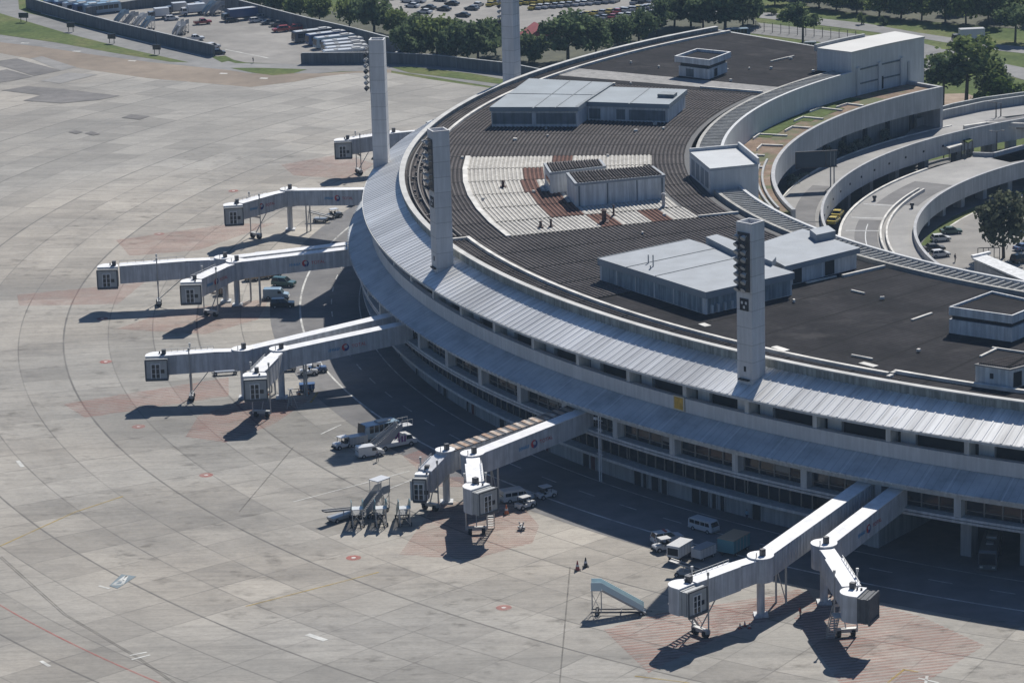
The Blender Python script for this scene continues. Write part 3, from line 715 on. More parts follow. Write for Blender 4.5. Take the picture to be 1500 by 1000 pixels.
# large white penthouse at the front right
H4 = house("rooftop_penthouse", "largest white plant room behind the foremost tower, flat sheet roofs in two steps")
c1 = block(H4, [(875,378),(1034,428),(1164,399),(1009,350)], 20.1, fh=.85)
c2 = block(H4, [(1097,361),(1150,390),(1260,363),(1176,335)], 19.9, fh=.7, inset=.45)
for pts, h in (([(1034,354),(1074,374),(1100,368),(1050,350)], .7), ([(1186,343),(1196,351),(1224,345),(1213,337)], .75), ([(1116,384),(1131,390),(1137,383),(1124,379)], .6)):
    z = 20.1+h; MB().prism([(v.x, v.y) for v in (P(u, w-7, z) for u, w in pts)], 19.85, z).build("roof_upstand", M_['pentroof'], H4)
p, q = faced(c1, 0, 1, .35); pl(p, q, 0, ZR+.15, 19.2, .05, [(.0,.02),(.16,.17),(.34,.35),(.52,.53),(.7,.71),(.97,.99)]).build("pilaster", M_['pent'], H4)
pl(p, q, 0, ZR+.1, 19.22, .02, [(.02,.98)]).build("blue_cladding", plain("blue_grey_cladding", (.30, .36, .40), .7, 0, .2, .6, .4), H4)
p, q = faced(c1, 1, 2, .35); pl(p, q, 0, ZR+.1, 19.22, .02, [(.02,.98)]).build("blue_cladding", plain("blue_grey_cladding_end", (.28, .33, .36), .7, 0, .2, .6, .4), H4)
pl(p, q, 0, ZR+.1, 18.3, .3, [(.05,.07),(.12,.14),(.2,.22),(.28,.3)]).build("pipe_rack", M_['pent'], H4)
p, q = faced(c2, 1, 2, .45); pl(p, q, 0, ZR+.1, 19.1, .05, [(.1,.22),(.55,.68)]).build("door", M_['dark'], H4)
sm = MB()
for a_, b_ in (((875,378),(1009,350)), ((960,404),(1090,375)), ((918,391),(1050,363))):
    sm.bar(P(*a_, 20.13), P(*b_, 20.13), .12, .06)
sm.build("roof_seam", M_['lou'], H4)
aer = MB()
for u, v, h in ((950,398,2.2),(957,403,2.6),(953,407,1.6)): b_ = P(u, v, 19.0); aer.tube(b_, b_+Vector((0,0,h)), .09, 6)
aer.build("aerial", M_['metal'], H4)
centre(H4, c1+c2)
# far small one with a dark recessed roof
def tray(parent, px, z, rim=.45, h=.5):
    pts = [P(u, v, z) for u, v in px]; c = sum(pts, Vector())/len(pts); ins = [c+(p-c)*(1-rim/(p-c).length) for p in pts]
    n = len(pts); m = MB()
    vs = [p for p in pts]+[p for p in ins]+[p-Vector((0,0,h)) for p in ins]+[Vector((p.x,p.y,z-1.0)) for p in pts]
    fs = []
    for i in range(n):
        j = (i+1) % n; fs += [(i, j, n+j, n+i), (n+i, n+j, 2*n+j, 2*n+i), (3*n+i, 3*n+j, j, i)]
    fs.append(tuple(range(4*n-1, 3*n-1, -1))); m.add(vs, fs); m.build("roof_rim", M_['pent'], parent)
    m = MB(); m.add([p-Vector((0,0,h-.02)) for p in ins], [tuple(range(n))]); m.build("sunken_roof", M_['roof_flat'], parent)
    return pts
H1 = house("rooftop_penthouse", "small pale box with overhanging rim and dark sunken roof, nearest the far end")
t1 = tray(H1, [(988,82),(1039,88),(1071,76),(1021,71)], 20.6)
c = sum(t1, Vector())/4; ins = [c+(p-c)*(1-.7/(p-c).length) for p in t1]
MB().prism([(p.x, p.y) for p in ins], ZR+.02, 18.9).build("wall", M_['pent'], H1)
MB().prism([(p.x, p.y) for p in [c+(p-c)*(1-1.0/(p-c).length) for p in t1]], 18.9, 19.6).build("recess_band", M_['dark'], H1)
pl(ins[0], ins[1], 0, ZR+.1, 18.6, .04, [(.25,.5)]).build("door", M_['lou'], H1); pl(ins[1], ins[2], 0, ZR+.1, 18.6, .04, [(.3,.45)]).build("door", M_['dark'], H1)
centre(H1, t1)
H5 = house("rooftop_penthouse", "white box with a dark slot all round and dark sunken roof, at right edge")
t5 = tray(H5, [(1390,449),(1483,462),(1530,443),(1453,426)], 20.4, .3, .3)
c = sum(t5, Vector())/4; ins = [c+(p-c)*(1-.05/(p-c).length) for p in t5]
MB().prism([(p.x, p.y) for p in ins], ZR+.02, 18.9).build("wall", M_['pent'], H5)
MB().prism([(p.x, p.y) for p in [c+(p-c)*(1-.4/(p-c).length) for p in t5]], 18.9, 19.4).build("recess_band", M_['dark'], H5)
centre(H5, t5)
H6 = house("rooftop_hut", "small white hut with a rusty ribbed roof at the lower right edge of the roof")
t6 = block(H6, [(1427,533),(1480,541),(1530,528),(1478,521)], 19.5, fh=.15, inset=.15, roofmat=M_['roof_grey'])
ribtop(H6, [(1427,533),(1480,541),(1530,528),(1478,521)], 19.5, 14)
p, q = faced(t6, 0, 1, .15); pl(p, q, 0, 18.1, 18.7, .03, [(.42,.52)]).build("vent", M_['dark'], H6); p, q = faced(t6, 1, 2, .15); pl(p, q, 0, ZR+.1, 19.0, .03, [(.1,.35)]).build("door", M_['dark'], H6)
centre(H6, t6)
H7 = house("stair_penthouse", "grey block with a white roof set across the slatted inner edge of the terminal")
pts = [P(u, v, 20.6) for u, v in ((1010,222),(1040,247),(1111,240),(1082,216))]
m = MB(); c = sum(pts, Vector())/4
MB().prism([(p.x, p.y) for p in pts], 12.2, 20.2).build("wall", M_['band'], H7)
MB().prism([(p.x, p.y) for p in pts], 20.203, 20.6).build("roof", plain("bright_roof_sheet", (.40, .42, .43), .6, 0, .1, .4), H7)
up = MB(); up.bar(pts[2]+Vector((0,0,.35)), pts[3]+Vector((0,0,.35)), .3, .9); up.bar(pts[3]+Vector((0,0,.2)), pts[0]+Vector((0,0,.2)), .3, .5); up.build("roof_upstand", M_['band'], H7)
pl(pts[0], pts[1], 0, ZR+.3, 19.8, .05, [(.1,.25),(.32,.48),(.55,.7),(.77,.92)]).build("louvre_panel", M_['roof_pale'], H7)
centre(H7, pts)
# big blank block at the landside corner
HB = thing("corner_block", "tall blank concrete block with a white flat roof at the far inner corner", "building", (CX, CY, 0))
bk = MB(); bk.ring([(100.2, 6), (107.2, 6), (107.2, 20.7), (100.2, 20.7)], 127.2, 137.8, 3.6); bk.build("wall", M_['band'], HB)
MB().ring([(100.1, 20.703), (107.3, 20.703), (107.3, 21.0), (100.1, 21.0)], 127.15, 137.85, 3.6).build("roof", plain("block_roof_white", (.50, .495, .47), .7, 0, .08, .2), HB)
fr = MB()
for a in (136.9, 133.6, 130.4): fr.ring([(99.8, 13.5), (100.3, 13.5), (100.3, 18.2), (99.8, 18.2)], a-.2, a+.2, .4)
fr.build("pilaster", M_['band'], HB)
fr = MB()
for z in (15.2, 17.6): fr.ring([(100.08, z), (100.22, z), (100.22, z+.25), (100.08, z+.25)], 130.6, 136.7, 3)
fr.build("wall_groove", M_['lou'], HB)
MB().ring([(100.0, 13.6), (100.23, 13.6), (100.23, 15.7), (100.0, 15.7)], 133.0, 133.3, .4).build("door", M_['dark'], HB)
bl = MB(); bl.ring([(107.3, 20.4), (107.8, 20.4), (107.8, 21.5), (107.3, 21.5)], 131, 137.8); bl.build("roof_upstand", M_['wall'], HB)

# loose pipe runs, drains and patches that lie on the felt roof
random.seed(8)
def run(a0, a1, r, w=.22, h=.2, nm="roof_pipe", mat='kerb'): part(MB().ring([(r, ZR+.04), (r+w, ZR+.04), (r+w, ZR+.04+h), (r, ZR+.04+h)], a0, a1, 1.2), nm, M_[mat])
for a0, a1, r in ((233, 236.2, 127), (228, 229.2, 138.5), (238, 241, 119), (222.5, 223.4, 141.0), (219.5, 220.6, 116), (134, 137, 118), (139.5, 141, 131)): run(a0, a1, r)
for a, r0, r1 in ((233.2, 127, 131), (226.4, 118, 122), (216.2, 112.5, 117.5), (240.2, 119, 124), (141.5, 120, 126)):
    part(MB().ring([(r0, ZR+.03), (r1, ZR+.03), (r1, ZR+.2), (r0, ZR+.2)], a, a+.14, .2), "roof_duct", M_['kerb'])
for a, r, k in ((229.5, 140.5, 1), (224.6, 141.2, 1), (236.8, 134, 0), (243, 137, 1), (219, 139.6, 0)):
    part(MB().cbox((r*math.cos(R_(a)), r*math.sin(R_(a)), ZR+.05), 1.5+k*.8, .9, .07, R_(a+80)), "roof_patch", M_['kerb'])
# flues and chimneys that stand on the beige sheets
for u, v, h, w, c_ in ((885,325,1.5,.8,"rust_flue"), (899,316,1.2,.35,"pipe_flue"), (972,303,1.7,.6,"pale_flue"), (737,274,.7,.55,"low_flue"), (792,333,.6,.5,"low_flue"), (807,332,.8,.4,"low_flue")):
    p = at(u, v, ZR+.1); T = thing("roof_flue", {"rust_flue": "stubby rust-brown flue on the beige roof sheets", "pipe_flue": "thin dark pipe flue beside the rust-brown one", "pale_flue": "tall pale flue at the right end of the beige roof sheets"}.get(c_, "low dark flue at the left part of the beige roof sheets" if u < 760 else ("low dark flue at the beige sheets' front edge, left of two" if u < 800 else "low dark flue at the beige sheets' front edge, right of two")), "flue", p)
    mt = plain(c_, (.09,.05,.04) if c_ != "pale_flue" else (.45,.43,.42), .8, 0, .3, 2)
    MB().tube((0,0,-.1), (0,0,h), w*.4, 10).build("stack", mt, T); MB().tube((0,0,h+.1), (0,0,h+.28), w*.62, 10, w*.25).build("cowl", mt, T); MB().cbox((0,0,.06), w*1.6, w*1.6, .12).build("base", mt, T)
# ================================================================ passenger boarding bridges
M_['jb'] = plain("bridge_paint", (.58, .59, .60), .55, 0, .12, .9, .26)
M_['jb_white'] = plain("bridge_roof_white", (.74, .74, .735), .6, 0, .16, 1.2)
M_['jb_dark'] = plain("bridge_bellows_dark", (.10, .105, .11), .8, 0, .2, 1.5)
M_['jb_grey'] = plain("bridge_cab_grey", (.42, .43, .42), .6, 0, .12, 1.0, .15)
M_['logo_red'] = plain("logo_red", (.50, .05, .05), .6); M_['logo_blue'] = plain("logo_navy", (.04, .06, .20), .6)
M_['logo_cyan'] = plain("logo_blue", (.08, .28, .50), .6)
M_['walk_roof'] = None
def walk_roof():
    m, t, b = nt("rusty_walkway_roof"); g = N(t, "NewGeometry").outputs["Position"]
    n = noise(t, g, .8, 3, .6)
    t.links.new(ramp(t, n, [(.35, (.30, .17, .10)), (.55, (.45, .36, .28)), (.7, (.6, .58, .55))]), b.inputs["Base Color"]); b.inputs["Roughness"].default_value = .8
    return m
M_['walk_roof'] = walk_roof()
def text_mesh(body, size):
    cu = bpy.data.curves.new("lettering", 'FONT'); cu.body = body; cu.size = size; cu.extrude = .006; cu.align_x = 'LEFT'
    ob = bpy.data.objects.new("lettering", cu); COL.objects.link(ob)
    me = bpy.data.meshes.new_from_object(ob); bpy.data.objects.remove(ob); return me
TXT = text_mesh("TOTAL", 1.0)
def beam(m, p, q, w, h, drop=0.0):
    """box tunnel with vertical sides: roof centre line p-q, width w, height h below"""
    p, q = Vector(p), Vector(q); d = (q-p); n = Vector((-d.y, d.x, 0)).normalized()*w/2; hh = Vector((0, 0, -h))
    vs = [p+n, p-n, p-n+hh, p+n+hh, q+n, q-n, q-n+hh, q+n+hh]
    m.add(vs, [(0,1,2,3),(7,6,5,4),(0,4,5,1),(1,5,6,2),(2,6,7,3),(3,7,4,0)]); return n.normalized()
def bridge(A, B, C, face, label, stairs=0, logo=(1, 0), fixed='plain', drive=.72, zA=8.2, zB=6.5, zC=6.1, ribs=False, brand=.52, cabw=2.35, rot_r=1.35):
    a, b, c = at(*A, zA), at(*B, zB), at(*C, zC)
    # carry the fixed walkway on to the facade
    d = (a-b); d.z = 0; k = 0
    while math.hypot(a.x+d.x*k-CX, a.y+d.y*k-CY) > 152.6 and k < .6: k += .01
    a = a+d*k; a.z = zA
    base = Vector((b.x, b.y, 0)); T = thing("boarding_bridge", label, "jet bridge", base, 0, "boarding bridges round the terminal")
    a -= base; b -= base; c -= base
    W, H = 1.75, 2.45
    m = MB(); n = beam(m, a, b, W, H)
    nv = n if n.y < 0 else -n                             # side turned to the apron in front
    if True:
        L = (b-a).length; k = int(L/(.62 if ribs or fixed != 'plain' else 1.9))
        for i in range(1, k):
            p = a.lerp(b, i/k)+nv*(W/2+.02); m.bar(p-Vector((0,0,.08)), p-Vector((0,0,H-.08)), .07, .10 if ribs or fixed != 'plain' else .03, nv)
    m.build("fixed_walkway", M_['jb'], T)
    ua = (a-b).normalized(); hb = MB(); q = a-ua*.1; ang = math.atan2(q.y+base.y-CY, q.x+base.x-CX)
    hb.cbox((q.x, q.y, 9.15), 1.6, 1.9, .75, ang); hb.mat(1)
    for s_ in (-.55, 0, .55): hb.cbox((q.x+.83*math.cos(ang)-s_*math.sin(ang), q.y+.83*math.sin(ang)+s_*math.cos(ang), 9.2), .04, .3, .35, ang)
    hb.build("walkway_header", [M_['white'], M_['steel']], T)
    m = MB(); up = Vector((0,0,.06))
    if fixed == 'rusty':
        L = (b-a).length; k = int(L/.55)
        for i in range(k):
            m.mat(0 if i % 2 else 1); beam(m, a.lerp(b, i/k)+up*(1+i % 2), a.lerp(b, (i+1)/k)+up*(1+i % 2), W+.25, .1)
        m.build("walkway_roof", [M_['walk_roof'], M_['steel']], T)
    else:
        beam(m, a+up, b+up, W+.08, .08); m.build("walkway_roof", M_['jb_white'], T)
    col = MB(); col.tube((0, 0, 0), (0, 0, zB-2.4), .42, 12); col.cbox((0, 0, .12), 1.5, 1.5, .24)
    col.build("rotunda_column", M_['jb'], T)
    ro = MB(); ro.tube((0, 0, zB-2.5), (0, 0, zB+.1), rot_r, 18); ro.mat(1); ro.tube((0, 0, zB+.1), (0, 0, zB+.2), rot_r+.06, 18); roo = ro.build("rotunda", [M_['jb'], M_['jb_white']], T)
    lp = MB(); lp.cbox((.2, -.2, zB+.55), .5, .45, .75, .5); lp.tube((-.5, -.9, zB+.2), (-.5, -.9, zB+.75), .05, 6); lp.build("roof_box", M_['steel'], roo)
    # support legs below the fixed walkway
    sp = MB(); s = b.lerp(a, .18); s0 = Vector((s.x, s.y, 0))
    for k in (-1, 1): sp.bar(s0+n*.6*k, s0+n*.6*k+Vector((0,0,s.z-H)), .2, .2)
    sp.bar(s0+n*.6+Vector((0,0,.3)), s0-n*.6+Vector((0,0,s.z-H-.2)), .08); sp.build("support_frame", M_['metal'], T)
    # two telescopic tunnels
    m = MB(); beam(m, b, b.lerp(c, .62), W-.12, H-.1); m.build("inner_tunnel", M_['jb'], T)
    e0, e1 = b.lerp(c, .34)+Vector((0,0,.16)), b.lerp(c, .9)+Vector((0,0,.16)); L = (e1-e0).length
    m = MB(); n2 = beam(m, e0, e1, W+.12, H+.12)
    nv2 = n2 if n2.y < 0 else -n2
    k_ = max(3, int(L/1.05))
    for i in range(k_+1):
        p = e0.lerp(e1, i/k_)
        for sgn in (-1, 1): m.bar(p+n2*sgn*((W+.12)/2+.012)-Vector((0,0,.05)), p+n2*sgn*((W+.12)/2+.012)-Vector((0,0,H+.05)), .05, .03, n2)
    m.build("outer_tunnel", M_['jb'], T)
    m = MB(); beam(m, e0+up, e1+up, W+.22, .08); beam(m, b.lerp(c, .12)+up, e0+up*.3, W-.2, .08)
    m.build("tunnel_roof", M_['jb_white'], T)
    rl = MB()                                             # cable rail along one roof edge
    for i in range(9):
        p = e0.lerp(e1, i/8)-nv2*(W/2-.02); rl.bar(p, p+Vector((0,0,.38)), .05)
    rl.bar(e0-nv2*(W/2-.02)+Vector((0,0,.38)), e1-nv2*(W/2-.02)+Vector((0,0,.38)), .05); rl.build("roof_rail", M_['metal'], T)
    # drive column with wheels
    g = b.lerp(c, drive); gx = Vector((g.x, g.y, 0)); dv = MB()
    for k in (-1, 1):
        p = gx+n2*k*(W/2+.32); dv.tube(p+Vector((0,0,.5)), p+Vector((0,0,g.z+.75)), .085, 8); dv.cbox(p+Vector((0,0,g.z+.9)), (.26), .26, .34)
    dv.bar(gx+n2*(W/2+.32)+Vector((0,0,g.z-H-.3)), gx-n2*(W/2+.32)+Vector((0,0,g.z-H-.3)), .25)
    dv.bar(gx+n2*(W/2+.3)+Vector((0,0,.7)), gx-n2*(W/2+.3)+Vector((0,0,.7)), .5, .4)
    bb = b.lerp(c, drive-.22); bq = Vector((bb.x, bb.y, bb.z-H)); dv.bar(gx+Vector((0,0,.9)), bq, .1); dvo = dv.build("drive_column", M_['metal'], T)
    ax = (c-b); ax.z = 0; ax.normalize()
    for k in (-1, 1):
        w = MB(); p = gx+n2*k*.75
        w.tube(p-n2*.2+Vector((0,0,.42)), p+n2*.2+Vector((0,0,.42)), .42, 14); w.build("wheel", M_['blackm'], dvo)
    # cab
    fx = Vector((math.cos(R_(face)), math.sin(R_(face)), 0)); fy = Vector((-fx.y, fx.x, 0)); z0 = c.z-2.75
    cb = MB(); R = cabw/2+.28; pts = []
    for i in range(13):
        t = math.pi*(.5+i/12); pts.append(c+fx*(R*math.cos(t))+fy*(R*math.sin(t)))
    pts += [c+fx*.75-fy*R, c+fx*.75+fy*R]
    pts = [(p.x, p.y) for p in pts]
    cb.prism(pts, z0, c.z+.05); cbo = cb.build("cab", M_['jb'], T)
    MB().prism([(c.x+(x-c.x)*1.03, c.y+(y-c.y)*1.03) for x, y in pts], c.z+.053, c.z+.17).build("cab_roof", M_['jb_white'], cbo)
    bw = MB()
    for i in range(4):
        o = .75+.32*i; s = R-.02-.05*(i % 2)
        bw.prism([((c+fx*(o+.0)+fy*s).x, (c+fx*o+fy*s).y), ((c+fx*o-fy*s).x, (c+fx*o-fy*s).y), ((c+fx*(o+.3)-fy*s).x, (c+fx*(o+.3)-fy*s).y), ((c+fx*(o+.3)+fy*s).x, (c+fx*(o+.3)+fy*s).y)], z0+.1, c.z-.02-.06*(i % 2))
    bw.build("bellows", M_['jb_dark'] if stairs == 1 else M_['jb_grey'], cbo)
    fr = MB(); o = c+fx*2.03
    fr.bar(o+fy*R*.98+Vector((0,0,z0-c.z+.1)), o+fy*R*.98, .16); fr.bar(o-fy*R*.98+Vector((0,0,z0-c.z+.1)), o-fy*R*.98, .16); fr.bar(o+fy*R-Vector((0,0,.0)), o-fy*R, .16)
    fr.bar(o+fy*R+Vector((0,0,z0-c.z+.1)), o-fy*R+Vector((0,0,z0-c.z+.1)), .2, .3); fr.build("bellows_frame", M_['jb_dark'], cbo)
    dr = MB(); q = c+fx*(2.0 if stairs != 1 else .8); zz = z0-c.z
    dr.add([q+fy*.95+Vector((0,0,zz+.2)), q-fy*1.1+Vector((0,0,zz+.2)), q-fy*1.1+Vector((0,0,-.25)), q+fy*.95+Vector((0,0,-.25))], [(0,1,2,3)])
    dr.mat(1)
    for y0, y1, za, zb in ((-.35,.05,.95,1.5),(-.35,.05,.35,.85),(.2,.6,.95,1.5),(.2,.6,.35,.85),(-1.0,-.5,.95,1.45),(-.35,.05,1.6,2.1),(.2,.6,1.6,2.1)):
        r = q+fx*.02; dr.add([r-fy*y0+Vector((0,0,zz+za)), r-fy*y1+Vector((0,0,zz+za)), r-fy*y1+Vector((0,0,zz+zb)), r-fy*y0+Vector((0,0,zz+zb))], [(0,1,2,3)])
    dr.mat(2)
    for y in (-.45, .12, .68): r = q+fx*.04; dr.bar(r-fy*y+Vector((0,0,zz+.25)), r-fy*y+Vector((0,0,zz+2.2)), .09)
    dr.bar(q+fx*.04+fy*.5+Vector((0,0,zz+2.2)), q+fx*.04-fy*.75+Vector((0,0,zz+2.2)), .09)
    dr.build("cab_door", [M_['jb'], M_['glass'], M_['jb_white']], cbo)
    ac = MB(); ac.cbox(c+Vector((0,0,.5))+ax*-.9, .55, .55, .65, R_(face)); ac.tube(c+Vector((.3,.4,.15)), c+Vector((.3,.4,.5)), .1, 6); ac.tube(c+fx*.5+fy*.6+Vector((0,0,.15)), c+fx*.5+fy*.6+Vector((0,0,.4)), .12, 6)
    ac.build("roof_unit", M_['steel'], cbo)
    if stairs:
        sd = -nv2 if stairs == 2 else nv2
        st = MB(); s0 = c-ax*1.1+sd*(W/2+.75)+Vector((0,0,-2.45)); s1 = Vector((s0.x, s0.y, 0))-ax*2.6+sd*.05
        for i in range(11):
            p = s0.lerp(s1, i/10); st.cbox(p, .3, .8, .05, math.atan2(ax.y, ax.x))
        for k in (-.42, .42):
            st.bar(s0+sd*k, s1+sd*k, .06, .22)
            st.bar(s0+sd*k+Vector((0,0,.8)), s1+sd*k+Vector((0,0,.8)), .05)
            for i in range(6): p = s0.lerp(s1, i/5)+sd*k; st.bar(p, p+Vector((0,0,.8)), .04)
        st.cbox(c-ax*.5+sd*(W/2+.7)+Vector((0,0,-2.5)), 1.3, 1.1, .08, math.atan2(ax.y, ax.x)); st.build("service_stair", M_['metal'], T)
    # lettering and emblem on the side towards the apron
    def emblem(p, q, nn, f, s, h):
        d = (q-p); L = d.length; u = d.normalized()
        if u.x < 0: p, q = q, p; u = -u; f = 1-f
        o = p.lerp(q, f)+nn*.035+Vector((0,0,-h*.52))
        vz = nn.cross(u).normalized()
        if vz.z < 0: vz = -vz
        e = MB(); K = 24
        for i in range(K):
            t0, t1 = 2*math.pi*i/K, 2*math.pi*(i+1)/K; e.mat(0 if .9 < t0 < 4.0 else 1)
            wv = .45+.25*math.sin(t0+.6)
            e.add([o+u*(s*math.cos(t))*(r)+vz*(s*math.sin(t))*(r) for t, r in ((t0, wv), (t1, wv), (t1, 1.0), (t0, 1.0))], [(0,1,2,3)])
        e.build("emblem", [M_['logo_red'], M_['logo_blue']], T)
        tx = bpy.data.objects.new("lettering", TXT); COL.objects.link(tx); tx.parent = T
        Mx = Matrix((u, vz, nn)).transposed().to_4x4(); Mx = Mx @ Matrix.Scale(s*1.25, 4); Mx.translation = o+u*s*1.7-vz*s*.45
        tx.matrix_local = Mx
        if not tx.data.materials: tx.data.materials.append(M_['logo_red'])
        bl = MB(); random.seed(5)
        for i in range(7):
            x = -s*4.6+s*.45*i; hh = s*(.75+.3*random.random())
            bl.bar(o+u*x-vz*hh*.45, o+u*(x+s*.18)+vz*hh*.5, s*.16, .02, nn)
            bl.bar(o+u*x+vz*(random.random()-.6)*s*.5, o+u*(x+s*.36)+vz*(random.random()-.6)*s*.5, s*.14, .02, nn)
        bl.build("blue_lettering", M_['logo_cyan'], T)
    if logo[0]: emblem(a, b, nv*1.0 if True else nv, brand, .48, H) if False else emblem(a+nv*(W/2), b+nv*(W/2), nv, brand, .50, H)
    if logo[1]: emblem(e0+nv2*(W/2+.09), e1+nv2*(W/2+.09), nv2, .42, .50, H)
    return T
BR = dict(
 a=((1300,722),(1207,797),(1252,868)), b=((1256,712),(1114,815),(1000,857)), c=((832,606),(692,665),(697,713)), d=((812,602),(652,660),(619,694)),
 e=((560,476),(410,512),(373,550)), f=((545,464),(355,512),(230,521)), g=((500,362),(345,383),(280,413)), h=((480,356),(328,378),(158,391)), i=((528,272),(423,278),(341,301)), j=((612,186),(575,195),(502,206)))
bridge(*BR['a'], -26, "white boarding bridge bent to the right with black bellows, nearest the lower right corner", stairs=1, zC=6.1)
bridge(*BR['b'], -44, "long ribbed white boarding bridge whose cab stands beside the blue passenger stairs", stairs=2, logo=(0, 0), ribs=True, drive=.78)
bridge(*BR['c'], -46, "boarding bridge with short white tunnel turned at the viewer, between stairs and white van", stairs=2, drive=.85)
bridge(*BR['d'], -100, "old boarding bridge with rusty striped walkway roof and a short tunnel dropping low", logo=(0, 0), fixed='rusty', zC=4.7, zB=6.3, cabw=1.0, rot_r=1.1)
bridge(*BR['e'], -84, "boarding bridge with cab facing the viewer and short white tunnel, beside the tripod ladder", drive=.8)
bridge(*BR['f'], -88, "boarding bridge with long plain tunnel and cab at far left of the middle pair", logo=(0, 0), drive=.62)
bridge(*BR['g'], -88, "boarding bridge with emblem on both tunnels, above the dark car and blue-grey van", logo=(1, 1), drive=.6, brand=.45)
bridge(*BR['h'], -88, "longest plain boarding bridge, its cab reaching farthest left of all", logo=(0, 0), drive=.58)
bridge(*BR['i'], -82, "boarding bridge with emblem twice, in front of the left floodlight tower's shadow", logo=(1, 1), drive=.62, brand=.5)
bridge(*BR['j'], -86, "farthest boarding bridge, half hidden behind the left floodlight tower", logo=(0, 0), drive=.7)
# ================================================================ landside: terrace, viaducts, parking
def lring(parent, name, prof, a0, a1, mat, st=1.2): return MB().ring(prof, a0, a1, st).build(name, mat, parent)
M_['earth'] = None
def earth_mat():
    m, t, b = nt("terrace_earth"); g = N(t, "NewGeometry").outputs["Position"]
    n = noise(t, g, .35, 6, .7); n2 = noise(t, g, .16, 4, .6)
    c = ramp(t, n, [(.3, (.10, .065, .04)), (.5, (.19, .125, .08)), (.7, (.27, .20, .145))])
    c = mixc(t, ramp(t, n2, [(.47, 0.0), (.56, .85)]), c, (.075, .10, .03))
    t.links.new(c, b.inputs["Base Color"]); b.inputs["Roughness"].default_value = .95; return m
M_['earth'] = earth_mat()
ring_sheet("lower_road", 58, 98, 120, 262, .03, M_['road'])
TR = thing("roof_terrace", "bare orange earth terrace behind a curved concrete band, inside the crescent", "terrace", (CX, CY, 0))
lring(TR, "earth_bed", [(92.8, 13.1), (99.8, 13.1), (99.8, 13.5), (92.8, 13.5)], 129.7, 189, M_['earth'])
lring(TR, "parapet", [(92.3, 10.4), (92.85, 10.4), (92.85, 14.0), (92.3, 14.0)], 129.7, 189.5, M_['viaduct'])
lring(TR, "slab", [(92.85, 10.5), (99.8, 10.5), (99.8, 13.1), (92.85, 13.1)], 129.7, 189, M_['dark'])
lring(TR, "end_wall", [(92.3, 6.5), (99.9, 6.5), (99.9, 14.0), (92.3, 14.0)], 129.3, 129.7, M_['viaduct'])
for a, r0, r1 in ((141, 94, 97), (144, 95, 99), (148.5, 94.5, 98), (153, 93.5, 96.5), (157, 95, 99.5), (161.5, 93.6, 97), (166, 95, 99), (171, 94, 98.5), (176, 95, 97)):
    m = MB().ring([(r0, 13.5), (r1, 13.5), (r1, 13.75), (r0, 13.75)], a, a+.25, .3); m.ring([(r1-.2, 13.5), (r1, 13.5), (r1, 13.85), (r1-.2, 13.85)], a+.25, a+2.3, .6)
    m.build("trench_kerb", M_['kerb'], TR)
for r, a0, a1 in ((94, 168, 188), (94.8, 170, 188), (96, 166, 184), (97.4, 172, 188)): MB().ring([(r, 13.5), (r+.3, 13.5), (r+.3, 13.85), (r, 13.85)], a0, a1, .8).build("pipe_run", M_['wall'], TR)
lring(TR, 'turf_bed', [(97.2, 13.5), (99.85, 13.5), (99.85, 13.56), (97.2, 13.56)], 138.2, 158, M_['grass'])
lring(TR, 'turf_bed', [(95.6, 13.5), (97.2, 13.5), (97.2, 13.54), (95.6, 13.54)], 143, 150, M_['grass'])
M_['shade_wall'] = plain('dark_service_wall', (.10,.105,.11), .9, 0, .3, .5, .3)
SV = thing("service_deck", "shaded service deck with parked car under the terrace's concrete band", "viaduct", (CX, CY, 0))
lring(SV, "deck", [(91.0, 4.9), (99.5, 4.9), (99.5, 5.6), (91.0, 5.6)], 129, 184, M_['road'])
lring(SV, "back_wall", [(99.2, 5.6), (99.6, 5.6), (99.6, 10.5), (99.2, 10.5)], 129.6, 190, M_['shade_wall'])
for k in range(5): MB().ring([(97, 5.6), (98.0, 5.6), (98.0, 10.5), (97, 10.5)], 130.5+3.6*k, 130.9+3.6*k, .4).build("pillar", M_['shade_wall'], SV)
VU = thing("upper_viaduct", "upper curved concrete viaduct with plain parapet, next to the earth terrace", "viaduct", (CX, CY, 0))
lring(VU, "deck", [(85.6, 6.3), (92.2, 6.3), (92.2, 7.0), (85.6, 7.0)], 121, 232, M_['deck'])
lring(VU, "parapet", [(85.2, 4.6), (85.6, 4.6), (85.6, 8.0), (85.2, 8.0)], 121, 232, M_['viaduct'])
lring(VU, "kerb", [(92.2, 6.3), (92.45, 6.3), (92.45, 7.15), (92.2, 7.15)], 128, 232, M_['kerb'])
lring(VU, "asphalt_lane", [(86.4, 7.0), (89.6, 7.0), (89.6, 7.015), (86.4, 7.015)], 160, 232, M_['deck_dark'])
lring(VU, "joint", [(85.65, 7.0), (92, 7.0), (92, 7.03), (85.65, 7.03)], 175.6, 176.1, M_['dark'], .3)
for k in range(20): MB().ring([(88, 0), (89.4, 0), (89.4, 6.3), (88, 6.3)], 124+5.4*k, 124.7+5.4*k, .4).build("pillar", M_['viaduct'], VU)
for k in range(22): MB().ring([(85.1, 6.1), (85.21, 6.1), (85.21, 6.4), (85.1, 6.4)], 131+3.6*k, 131.25+3.6*k, .3).build("drain_hole", M_['dark'], VU)
VL = thing("lower_viaduct", "lower curved concrete viaduct with a median kerb, beside the sunlit parking", "viaduct", (CX, CY, 0))
lring(VL, "deck", [(71.9, 3.2), (82.6, 3.2), (82.6, 4.0), (71.9, 4.0)], 118, 232, M_['deck'])
lring(VL, "parapet", [(71.45, 2.2), (71.9, 2.2), (71.9, 4.9), (71.45, 4.9)], 118, 232, M_['viaduct'])
